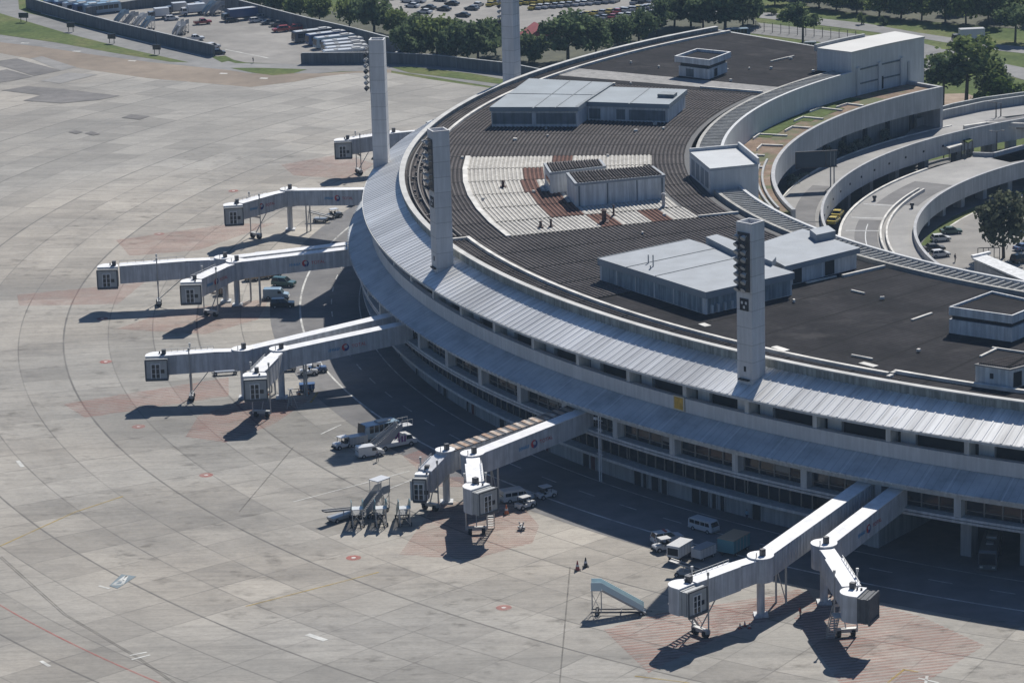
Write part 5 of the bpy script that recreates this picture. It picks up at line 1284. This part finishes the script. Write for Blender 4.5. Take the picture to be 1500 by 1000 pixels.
# ladder, cones, chocks, people
LD = thing("tripod_ladder", "spindly tripod ladder standing in the gap beside a bridge cab", "ladder", at(427,597), .3)
m = MK(); m.bar((-.9,-.5,0),(0,0,3.2),.09); m.bar((.9,-.5,0),(0,0,3.2),.09); m.build("leg", PT['silver'], LD)
m = MK(); m.bar((-.3,1.1,0),(-.1,.1,3.2),.08); m.bar((.3,1.1,0),(.1,.1,3.2),.08)
for i in range(8): f = i/8; m.bar((-.3+.2*f,1.1-f,3.2*f),(.3-.2*f,1.1-f,3.2*f),.05)
m.box(-.45,-.3,3.2,.45,.4,3.28); m.build("rungs", PT['silver'], LD)
def cone(label, u, v, col='red', s=1.0, group="safety cones on the apron"):
    T = thing("safety_cone", label, "cone", at(u, v), 0, group)
    m = MK(); m.tube((0,0,.06*s),(0,0,1.15*s),.27*s,12,.05*s); m.build("cone", PT[col], T)
    m = MK(); m.cbox((0,0,.03*s),.75*s,.75*s,.06*s); m.build("base", M_['blackm'], T)
    m = MK(); m.tube((0,0,.5*s),(0,0,.72*s),.205*s,12,.165*s); m.build("band", PT['white'], T); return T
cone("tall red cone left of a black one, out on the open apron", 846, 835, 'red', 1.25); cone("tall black cone out on the open apron beside the red one", 858, 830, 'black', 1.25)
cone("orange cone between the short bridge's cab and a tractor", 742, 753, 'orange', 1.3)
for k, (u, v) in enumerate(((1084,920),(1091,917),(1098,920))): cone(["leftmost", "middle", "rightmost"][k]+" of three small red cones on the ribbed bridge's shadow", u, v, 'red', .7)
for k, (u, v) in enumerate(((438,578),(451,577),(392,579))): cone(["orange cone below the two tractors, left one", "orange cone below the two tractors, right one", "orange cone close to the short cab beside the ladder"][k], u, v, 'orange', .9)
HP = thing("hose_pit", "small grey fuel hydrant cart right of the hatched stand", "hydrant cart", at(764,776), .4)
m = MK(); m.box(-.4,-.5,.2,.4,.5,.55); m.tube((0,-.3,.5),(.25,-.3,1.3),.12,8); m.tube((0,.3,.5),(-.25,.3,1.2),.12,8); m.tube((-.3,0,.9),(.3,0,.9),.1,8); m.build("pump", M_['metal'], HP); wheels(HP, (0,), .5, .25, .12)
def person(u, v, top, legs, label, face=0.0, z=0.0):
    """one skinned figure, standing with arms slightly out"""
    P_ = {'pel': (0,0,.95,.155,.11), 'che': (0,0,1.28,.175,.12), 'nk': (0,0,1.5,.06,.06), 'hd': (.02,0,1.63,.095,.11), 'tp': (.02,0,1.74,.07,.08)}
    vs = []; es = []; rd = []
    def v_(x, y, zz, a, b): vs.append((x*K, y*K, zz*K)); rd.append((a*K, b*K)); return len(vs)-1
    i0 = v_(*P_['pel']); i1 = v_(*P_['che']); i2 = v_(*P_['nk']); i3 = v_(*P_['hd']); i4 = v_(*P_['tp']); es += [(i0,i1),(i1,i2),(i2,i3),(i3,i4)]
    for s in (-1, 1):
        a = v_(0, s*.2, 1.42, .065, .065); b = v_(-.03, s*.29, 1.14, .05, .05); c = v_(.08, s*.3, .88, .038, .038); d = v_(.11, s*.3, .78, .04, .028); es += [(i1,a),(a,b),(b,c),(c,d)]
        a = v_(0, s*.1, .86, .09, .09); b = v_(.02+s*.04, s*.11, .5, .065, .065); c = v_(-.02+s*.06, s*.12, .09, .045, .045); d = v_(.13+s*.06, s*.13, .04, .04, .03); es += [(i0,a),(a,b),(b,c),(c,d)]
    me = bpy.data.meshes.new("person"); me.from_pydata(vs, es, []); o = bpy.data.objects.new("person", me); COL.objects.link(o)
    sk = o.modifiers.new("skin", 'SKIN'); sk.use_smooth_shade = True
    for i, r in enumerate(rd): me.skin_vertices[0].data[i].radius = r
    me.skin_vertices[0].data[0].use_root = True
    ss = o.modifiers.new("sub", 'SUBSURF'); ss.levels = 1; ss.render_levels = 1
    mt, t, b = nt("clothes"); tc = N(t, "TexCoord").outputs["Object"]; sp = N(t, "SeparateXYZ"); t.links.new(tc, sp.inputs[0])
    h = mathn(t, 'DIVIDE', sp.outputs[2], 1.75*K)
    c = N(t, "ValToRGB"); c.color_ramp.interpolation = 'CONSTANT'; e = c.color_ramp.elements
    e[0].position = 0; e[0].color = (.02,.02,.02,1); e[1].position = .05; e[1].color = (*legs,1)
    for p_, cc in ((.54, top), (.86, (.30,.17,.11)), (.955, (.02,.015,.012))): n_ = e.new(p_); n_.color = (*cc,1)
    t.links.new(h, c.inputs[0]); t.links.new(c.outputs[0], b.inputs["Base Color"]); b.inputs["Roughness"].default_value = .8; me.materials.append(mt)
    o.location = at(u, v, z); o.rotation_euler = (0, 0, face); return tag(o, label, "person")
person(1094, 762, (.25,.4,.5), (.03,.04,.07), "person in a pale blue shirt walking by the terminal's ground-floor doors", 1.0)
person(553, 676, (.05,.06,.10), (.02,.02,.03), "person in dark clothes at the small white van's door", 2.0)
person(1399, 384, (.06,.06,.07), (.03,.03,.05), "person in dark clothes standing on the sunlit parking", .5)
person(371, 93, (.07,.07,.08), (.03,.03,.04), "person in dark clothes at the equipment yard entrance", .5)
person(1172, 905, (.4,.08,.05), (.06,.06,.07), "person in a red top at the foot of the right-hand bridge stairs", .5)
# ---- landside cars
make_van("white taxi-style van", at(1300,190,5.6), R_(40), 'white', 4.2, 1.7, 1.7)['label'] = "pale van parked in deep shade beneath the earth terrace's band"
make_car('sedan', 'yellow', "yellow taxi nearer the picture bottom of two, under the upper viaduct", at(1221,327,4.01), R_(70), "taxis under the upper viaduct"); make_car('sedan', 'yellow', "yellow taxi ahead of its twin, deeper under the upper viaduct", at(1227,317,4.01), R_(72), "taxis under the upper viaduct")
make_car('hatch', 'white', "white hatchback beside a dark green car on the sunlit parking", at(1378,353), R_(10)); make_car('sedan', 'green', "dark green car behind the white hatchback", at(1393,342), R_(4))
make_car('sedan', 'silver', "silver saloon alone at the far end of the parking verge", at(1466,297), R_(8)); make_car('sedan', 'black', "black saloon close to the viaduct parapet, below the hatchback", at(1368,367), R_(8)); make_car('hatch', 'white', "white hatchback half hidden by the parapet, lowest in its row", at(1377,376), R_(15))
make_car('suv', 'black', "black car at the right edge beside a shrub tree, lower one", at(1497,384), R_(30)); make_car('sedan', 'blue', "dark blue car at the right edge beside a shrub tree, upper one", at(1500,366), R_(30))
box_truck("white box truck on the access road at upper right", at(1418,62), R_(186), 'white', 'grey', 8.5, 3.6)
make_van("grey van with white roof parked beyond the terminal's far end", at(1183,72), R_(178), 'silver', 4.6, 1.8, 2.0, 'bus'); make_bus("blue minibus by the fence beyond the roof, nearer the road", at(1080,56), R_(6), 'blue', 6.5, 'palebl', H=2.6, name="minibus"); make_car('suv', 'blue', "blue car beside the blue minibus beyond the roof", at(1063,59), R_(4))
# ================================================================ trees
def leaf_mat(name, c0, c1):
    m, t, b = nt(name); g = N(t, "NewGeometry"); pos = g.outputs["Position"]; rnd = g.outputs["Random Per Island"]
    n = noise(t, pos, .8, 3); c = ramp(t, n, [(.3, c0), (.7, c1)])
    c = mixc(t, 1.0, c, ramp(t, rnd, [(0, .6), (1, 1.35)]), 'MULTIPLY')
    t.nodes.remove(b); d = N(t, "BsdfDiffuse"); tl = N(t, "BsdfTranslucent"); mx = N(t, "MixShader"); mx.inputs[0].default_value = .38
    t.links.new(c, d.inputs[0]); t.links.new(c, tl.inputs[0]); t.links.new(d.outputs[0], mx.inputs[1]); t.links.new(tl.outputs[0], mx.inputs[2])
    t.links.new(mx.outputs[0], t.nodes["Material Output"].inputs[0]); return m
LEAF = [leaf_mat("dark_foliage", (.085,.125,.065), (.16,.205,.10)), leaf_mat("mid_foliage", (.12,.165,.06), (.22,.265,.10)), leaf_mat("pale_foliage", (.07,.085,.05), (.16,.17,.11)), leaf_mat("blossom_foliage", (.20,.23,.17), (.42,.44,.34)), leaf_mat("bright_foliage", (.08,.13,.03), (.16,.21,.06))]
BARK = plain("bark", (.10,.085,.07), .9, 0, .3, 3)
def crown_mesh(seed, flat=.7, n=1500, clumps=26, leaf=.085):
    """unit crown: radius 1, height 2*flat, centred at the origin; leaf-sized faces gathered in clumps"""
    rg = random.Random(seed); vs = []; fs = []; cl = []
    for i in range(clumps):
        while True:
            x, y, z = rg.uniform(-1,1), rg.uniform(-1,1), rg.uniform(-.75,1)
            d = math.sqrt(x*x+y*y+z*z)
            if .35 < d < .95: break
        cl.append((x*.82, y*.82, z*.82*flat, rg.uniform(.2,.42)))
    for i in range(n):
        cx, cy, cz, cr = rg.choice(cl); u = Vector((rg.gauss(0,1), rg.gauss(0,1), rg.gauss(0,.8))).normalized()*cr*(rg.random()**.35)
        p = Vector((cx, cy, cz))+u; s = leaf*rg.uniform(.6,1.35)
        a = Vector((rg.gauss(0,1), rg.gauss(0,1), rg.gauss(0,1))).normalized(); nrm = (u.normalized()+a*.8).normalized(); t1 = nrm.cross(Vector((.3,.5,.8))).normalized(); t2 = nrm.cross(t1)
        b = len(vs); vs += [p-t1*s, p+t2*s*.8, p+t1*s, p-t2*s*.8]; fs.append((b, b+1, b+2, b+3))
    me = bpy.data.meshes.new("crown"); me.from_pydata([tuple(v) for v in vs], [], fs); me.update(); return me, cl
CROWN = {}
for k, (fl, n, cp, lf) in dict(broad=(.55,1700,30,.085), round=(.8,1700,26,.085), tall=(1.1,1700,30,.085), shrub=(.7,900,16,.11)).items():
    for v in range(3): CROWN[k, v] = crown_mesh(hash((k == 'broad', k == 'tall', v)) % 1000+v*17+len(k), fl, n, cp, lf)+(fl,)
CM = {}
def tree(u, v, hpx, wpx, kind, leaf, label, group=None, name="tree", z=0.0, trunk=.16, zs=None):
    p = at(u, v, z)
    if zs: p.z = zs
    p = p; s = FPX/(p-Vector((0,0,CAMH))).length; Hh = hpx/s/.96; rw = wpx/s/2
    var = random.randrange(3); me, cl, fl = CROWN[kind, var]
    key = (kind, var, leaf)
    if key not in CM: m2 = me.copy(); m2.materials.append(LEAF[leaf]); CM[key] = m2
    T = thing(name, label, "shrub" if kind == 'shrub' else "tree", p, random.random()*6, group)
    hc = Hh*(1-trunk)/2; zc = Hh-hc
    c = bpy.data.objects.new("crown", CM[key]); COL.objects.link(c); c.parent = T; c.location = (0, 0, zc); c.scale = (rw, rw, hc/fl)
    t = MB(); r = max(.12, rw*.055); fork = zc-hc*.45
    t.tube((0,0,-.05), (rw*.03,0,fork), r, 7, r*.75)
    for x, y, zz, cr in cl[:7]: t.tube((rw*.03,0,fork), (x*rw*.75, y*rw*.75, zc+zz*hc/fl*.75), r*.55, 5, r*.15)
    t.build("trunk", BARK, T); return T
random.seed(21)
soil = asphalt('planting_soil', (.05,.055,.04), (.11,.11,.075), .25)
px_poly('planting_bed', [(300,2),(352,18),(400,31),(450,44),(520,60),(600,83),(640,93),(745,104),(800,112),(850,96),(960,64),(1045,46),(1115,40),(1100,20),(1010,26),(880,44),(760,50),(690,34),(600,24),(540,30),(505,20),(440,8),(340,-8)], .055, soil)
px_poly('planting_bed', [(1120,-6),(1200,14),(1330,30),(1530,46),(1530,-60),(1100,-60)], .055, soil)
GR1 = "trees along the wall behind the equipment yard"
row = [(350,10,26,46,'broad',0),(382,16,32,44,'broad',1),(408,23,36,46,'broad',0),(440,30,42,56,'broad',1),(468,35,40,44,'round',1),(512,40,42,44,'broad',1),(548,50,56,76,'broad',0),(583,58,44,50,'round',1),(615,68,42,50,'round',0),
       (602,88,46,54,'broad',0),(640,84,56,58,'broad',1),(664,74,40,46,'round',0),(668,92,50,54,'broad',0),(700,90,52,60,'broad',0),(726,82,50,44,'round',0),(718,66,34,40,'broad',1),
       (775,92,40,48,'broad',0),(832,90,66,78,'round',0),(873,84,52,48,'round',0),(862,60,30,40,'broad',0),(905,74,46,46,'round',0),(936,62,42,50,'broad',0),(905,58,24,34,'broad',0),(962,50,44,46,'round',0),(988,40,44,50,'broad',0),(1012,40,52,52,'round',1),(1030,46,48,48,'round',0),(1062,46,62,72,'round',0),(1088,42,56,48,'round',0),(1104,36,38,30,'round',0)]
ORD = "first second third fourth fifth sixth seventh eighth ninth tenth eleventh twelfth thirteenth fourteenth fifteenth sixteenth seventeenth eighteenth nineteenth twentieth".split()
for i, (u, v, h, w, k, l) in enumerate(row):
    ref = "equipment yard's back wall" if u < 590 else ("grey perimeter wall" if u < 745 else ("red-roofed hut" if u < 880 else "car park behind the terminal"))
    n_ = sum(1 for r in row[:i] if ("equipment yard's back wall" if r[0] < 590 else ("grey perimeter wall" if r[0] < 745 else ("red-roofed hut" if r[0] < 880 else "car park behind the terminal"))) == ref)
    if u > 590: w *= 1.25; h *= 1.08
    tree(u, v, h, w, k, l, "%s %s tree from the left by the %s" % (ORD[n_], "dark" if l == 0 else "olive green", ref), GR1)
tree(1176, 62, 56, 64, 'round', 0, "lone round tree with a forked trunk beside the chain-link fence", trunk=.35)
top = [(1135,8,24,44),(1165,6,28,46),(1200,12,34,52),(1225,16,34,46),(1255,20,38,50),(1288,24,44,54),(1320,27,48,56),(1350,30,46,50),(1385,33,54,60),(1415,36,56,56),(1448,38,58,62),(1238,4,30,60),(1300,8,34,60),(1365,10,34,60),(1430,14,40,70),(1490,20,44,70),(1518,34,50,60),(1180,-2,30,60),(1270,8,36,60),(1335,14,36,60),(1400,20,40,60),(1465,28,46,60)]
for i, (u, v, h, w) in enumerate(top):
    tree(u, v, h, w, 'round' if i % 3 else 'broad', i % 2, "%s tree from the left in the %s row of the wood at upper right" % (ORD[i if i < 11 else i-11], "front" if i < 11 else "back"), "wood along the far lawn")
tree(1487, 62, 50, 66, 'broad', 0, "broad tree casting shade on the lawn at the right edge of the access road", trunk=.45)
tree(1381, 160, 76, 84, 'round', 0, "slim-trunked dark tree on bare earth beside the big tree", trunk=.4)
tree(1415, 154, 108, 112, 'tall', 1, "biggest tree at upper right, tall and dark, just below the white truck"); tree(1455, 150, 62, 66, 'round', 0, "dark tree leaning against the big tree's right side")
tree(1450, 162, 46, 72, 'shrub', 4, "bright green bushy shrub in front of the big tree", None, "shrub", trunk=.1); tree(1490, 160, 34, 50, 'shrub', 1, "mid green shrub at the right edge above the elevated road", None, "shrub", trunk=.1)
tree(1470, 378, 92, 92, 'round', 2, "greyish small-leaved tree on the parking at the right edge", trunk=.2); tree(1508, 330, 60, 60, 'round', 2, "grey-leaved tree cut by the right edge beside the parking", trunk=.2)
for i, (u, v, h, w, lb) in enumerate(((1294,37,12,16,"small dark bush on the lawn above the access road"),(1262,36,16,14,"twiggy young tree on the lawn left of the small bush"),(1145,28,12,20,"low bush on the median of the access road"),(1130,22,9,22,"flat bush at the start of the median"),(1395,72,10,22,"dark bush on the median near the truck"),(783,92,14,22,"yellow-green bush by the far edge of the terminal roof"))):
    tree(u, v, h, w, 'shrub', 1 if i else 0, lb, None, "shrub", trunk=.1)
random.seed(4)
bsh = [(1312,186),(1296,197),(1268,207),(1258,212),(1249,218),(1232,214),(1216,222),(1178,258),(1170,266),(1163,270),(1159,262)]
for i, (u, v) in enumerate(bsh):
    tree(u, v+2, 17, 19+random.random()*8, 'shrub', 3, "%s pale shrub from the right in the shaded bed under the concrete band" % ORD[i], "pale shrubs in the shaded bed", "shrub", z=6.6, zs=5.6, trunk=.05)

# ================================================================ walls, fences, yard
M_['cw'] = plain("grey_yard_wall", (.17,.18,.185), .85, 0, .15, .3, .3)
def wall(label, px, h, name="perimeter_wall", mat=None, th=.3, cap=True, grp=None):
    pts = [at(u, v) for u, v in px]; c = sum(pts, Vector())/len(pts)
    T = thing(name, label, "wall", c, 0, grp); m = MB(); m2 = MB(); m3 = MB()
    for a, b in zip(pts, pts[1:]):
        a, b = a-c, b-c; m.bar(a+Vector((0,0,h/2)), b+Vector((0,0,h/2)), th, h); m2.bar(a+Vector((0,0,h+.06)), b+Vector((0,0,h+.06)), th+.15, .12)
        k = max(1, int((b-a).length/4))
        for i in range(k+1): p = a.lerp(b, i/k); m3.cbox((p.x, p.y, h/2-.02), th+.16, th+.16, h-.04, math.atan2((b-a).y, (b-a).x))
    m.build("panels", mat or M_['cw'], T); m2.build("coping", M_['wall'], T); m3.build("pier", mat or M_['cw'], T); return T
wall("long dark grey wall running from upper left to the yard entrance", [(40,12),(110,33),(170,49),(240,66),(313,83)], 2.4)
wall("dark wall closing the yard's back side below the trees", [(318,6),(352,20),(400,33),(450,46),(520,62),(600,84)], 2.9)
wall("dark low wall dividing the upper left yards", [(128,24),(200,13),(260,7),(320,-4)], 1.9)
wall("grey panelled wall from the yard entrance past the left tower", [(443,94),(560,93),(640,97),(700,104),(745,109),(810,122)], 2.2)
wall("low diagonal ramp wall beside the parked buses", [(578,86),(606,70)], 1.0)
FN = thing("chain_link_fence", "thin post-and-rail fence along the slip road at upper right", "fence", at(1170,50)); b0 = at(1170,50)
m = MB(); pr_ = None
for i in range(14):
    p = at(1095+12.2*i, 45+1.15*i)-b0; m.tube(p, p+Vector((0,0,2.1)), .07, 5)
    if pr_ is not None:
        for zz in (.3, 1.2, 2.05): m.bar(pr_+Vector((0,0,zz)), p+Vector((0,0,zz)), .035)
    pr_ = p
m.build("posts_and_wires", M_['steel'], FN)
HT = thing("hut", "small hut with a red pitched roof behind the farthest tower", "hut", at(790,66), R_(20))
m = MB(); m.box(-3.0,-2.2,0,3.0,2.2,2.2); m.build("wall", M_['wall'], HT)
m = MB(); m.side([(-3.6,2.2),(3.6,2.2),(0,4.4)], -2.7, 2.7); m.build("roof", plain("red_roof", (.36,.10,.10), .8, 0, .2, .5), HT)
def sign(u, v, lab, w=1.9):
    T = thing("runway_sign", lab, "sign", at(u, v), R_(-12), "dark signboards beside the perimeter road")
    m = MB(); m.box(-w/2,-.12,1.0,w/2,.12,2.1); m.build("board", PT['black'], T); m = MB()
    for x in (-w*.3, w*.3): m.box(x-.06,-.06,0,x+.06,.06,1.0)
    m.build("post", M_['steel'], T)
for k, (u, v) in enumerate(((35,33),(104,47),(164,64),(230,80))): sign(u, v, "%s dark signboard from the left beside the perimeter road" % ORD[k], 1.7 if k else 2.2)
lamp(229, 66, 0, 2.6, "thin pale mast beside the fourth signboard", 0)
# buses
bz = [((92,13),30,'palebl'),((106,15),30,'blue'),((120,17),30,'white'),((135,19),30,'blue'),((150,20),30,'palebl')]
for k, ((u, v), a, c) in enumerate(bz): make_bus("%s bus from the left in the group behind the long wall at upper left" % ORD[k], at(u, v), R_(a), c, 11, 'palebl', "buses parked behind the upper left wall")
bz = [((458,60),29,'grey'),((478,64),29,'blue'),((490,69),28,'palebl'),((502,74),26,'white'),((505,79),20,'silver'),((508,84),17,'white'),((505,89),15,'white')]
for k, ((u, v), a, c) in enumerate(bz): make_bus("%s bus counted from the yard's middle in the row against the back wall" % ORD[k], at(u, v), R_(180+a), c, 11.5, 'white', "buses parked along the yard's back wall")
box_truck("long dark lorry with a pale top in the middle of the yard", at(355,29), R_(205), 'blue', 'grey', 12, 3.3); box_truck("white box truck near the yard's left wall", at(232,28), R_(200), 'white', 'grey', 6); box_truck("white truck right of another at the back of the yard", at(283,22), R_(200), 'white', 'white', 7)
box_truck("grey truck between two white trucks at the back of the yard", at(258,20), R_(200), 'silver', 'grey', 6); box_truck("white truck highest in the yard beside steel stairs", at(300,14), R_(205), 'white', 'silver', 6)
for k, (u, v, a) in enumerate(((178,35,40),(192,38,42),(206,40,44),(216,45,46),(267,50,60),(262,53,58),(307,22,40),(318,22,40))):
    make_stairs("%s stored stair unit from the left in the equipment yard" % ORD[k], at(u, v), R_(a), ('palebl','silver','white')[k % 3], 4.6, 2.7, "stored stairs in the equipment yard")
for k, (u, v, kd, c, a) in enumerate(((286,60,'pickup','white',20),(311,72,'suv','white',40),(320,80,'hatch','black',10),(388,29,'suv','silver',15),(398,31,'pickup','silver',12),(392,36,'hatch','grey',200),(408,39,'pickup','grey',190),(411,47,'suv','red',200),(431,45,'suv','red',190),(252,30,'hatch','white',10),(340,33,'hatch','black',20),(375,33,'hatch','white',20),(297,36,'pickup','red',20))):
    make_car(kd, c, "%s %s vehicle counted from the wall's end in the equipment yard" % (ORD[k], c), at(u, v), R_(a), "small vehicles in the equipment yard")
# car park: rows of small cars, one mesh each
def lot_car(col):
    m = MK(); m.side(CAR['sedan'][2], -.87, .87); m.mat(1); frustum(m, -1.55, 1.15, .82, .9, -1.05, .25, .68, 1.36); m.mat(0); frustum(m, -1.08, .28, .7, 1.36, -1.0, .2, .62, 1.43)
    m.mat(2)
    for x in (-1.35, 1.4):
        for y in (-.78, .78): m.tube((x, y-.12, .32), (x, y+.12, .32), .32, 10)
    return m.build("parked_car", [PT[col], M_['glass'], M_['blackm']])
PROTO = {}
random.seed(9)
rows = [((722,3),(872,-8),15,'y','nearest yellow row'),((764,7),(895,-3),14,'y','second yellow row'),((700,10),(735,8),3,'y','short yellow row'),((780,14),(900,4),12,'w','white row behind the yellow rows'),((850,25),(945,14),10,'w','pale row between the trees'),((862,31),(955,22),9,'m','mixed row between the trees'),((905,20),(985,8),8,'m','upper mixed row'),((540,2),(640,-6),9,'m','row at the top edge'),((930,6),(1000,-4),7,'m','far right row')]
def put(u, v, col, a, lb):
    lb = lb[:1].lower()+lb[1:]
    if col not in PROTO: o = PROTO[col] = lot_car(col)
    else: o = PROTO[col].copy(); COL.objects.link(o)
    o.location = at(u, v); o.rotation_euler = (0, 0, R_(a)); tag(o, lb, "car", "cars in the far car park")
for (a_, b_, n, kd, nm) in rows:
    for i in range(n):
        f = (i+.15*random.random())/(n-1); col = random.choice(dict(y=('yellow','yellow','yellow','white'), w=('white','white','silver','yellow'), m=('white','silver','black','grey','silver','red'))[kd])
        put(a_[0]+(b_[0]-a_[0])*f, a_[1]+(b_[1]-a_[1])*f, col, 62+random.random()*5, "%s car, %s from the left in the %s" % (col, ORD[i], nm))
for k, (u, v, c, a) in enumerate(((662,8,'black',150),(691,15,'grey',150),(678,25,'black',150),(628,14,'black',150),(604,11,'white',150),(613,4,'white',150),(598,4,'white',150),(645,2,'silver',150),(622,20,'white',150),(650,16,'black',150))):
    put(u, v, c, a, "%s car standing loose on the open car park, %s" % (c, ("near the trees' second row","near the yellow cars","nearest the trees","left of the middle","beside another white one","at the picture's top edge","leftmost at the top","topmost dark one","lowest white one","between two dark ones")[k]))
# a stretch of broken stone and low clutter by the far tower
# ================================================================ air between the viewer and the far side
hz_ = MB().box(-1400, -60, -1.0, 1400, 1700, CAMH+6)
hzo = hz_.build("haze", []) if False else None
me = bpy.data.meshes.new("haze"); me.from_pydata(hz_.v, [], hz_.f)
hm = bpy.data.materials.new("haze"); hm.use_nodes = True; ht = hm.node_tree; ht.nodes.clear()
pv_ = ht.nodes.new("ShaderNodeVolumePrincipled"); pv_.inputs["Color"].default_value = (.55, .76, 1.0, 1); pv_.inputs["Density"].default_value = 0.00010; pv_.inputs["Anisotropy"].default_value = 0.0
ho_ = ht.nodes.new("ShaderNodeOutputMaterial"); ht.links.new(pv_.outputs[0], ho_.inputs["Volume"])
me.materials.append(hm); hzo = bpy.data.objects.new("haze", me); COL.objects.link(hzo); hzo['kind'] = 'stuff'; hzo['label'] = "thin pale air over the whole airport"
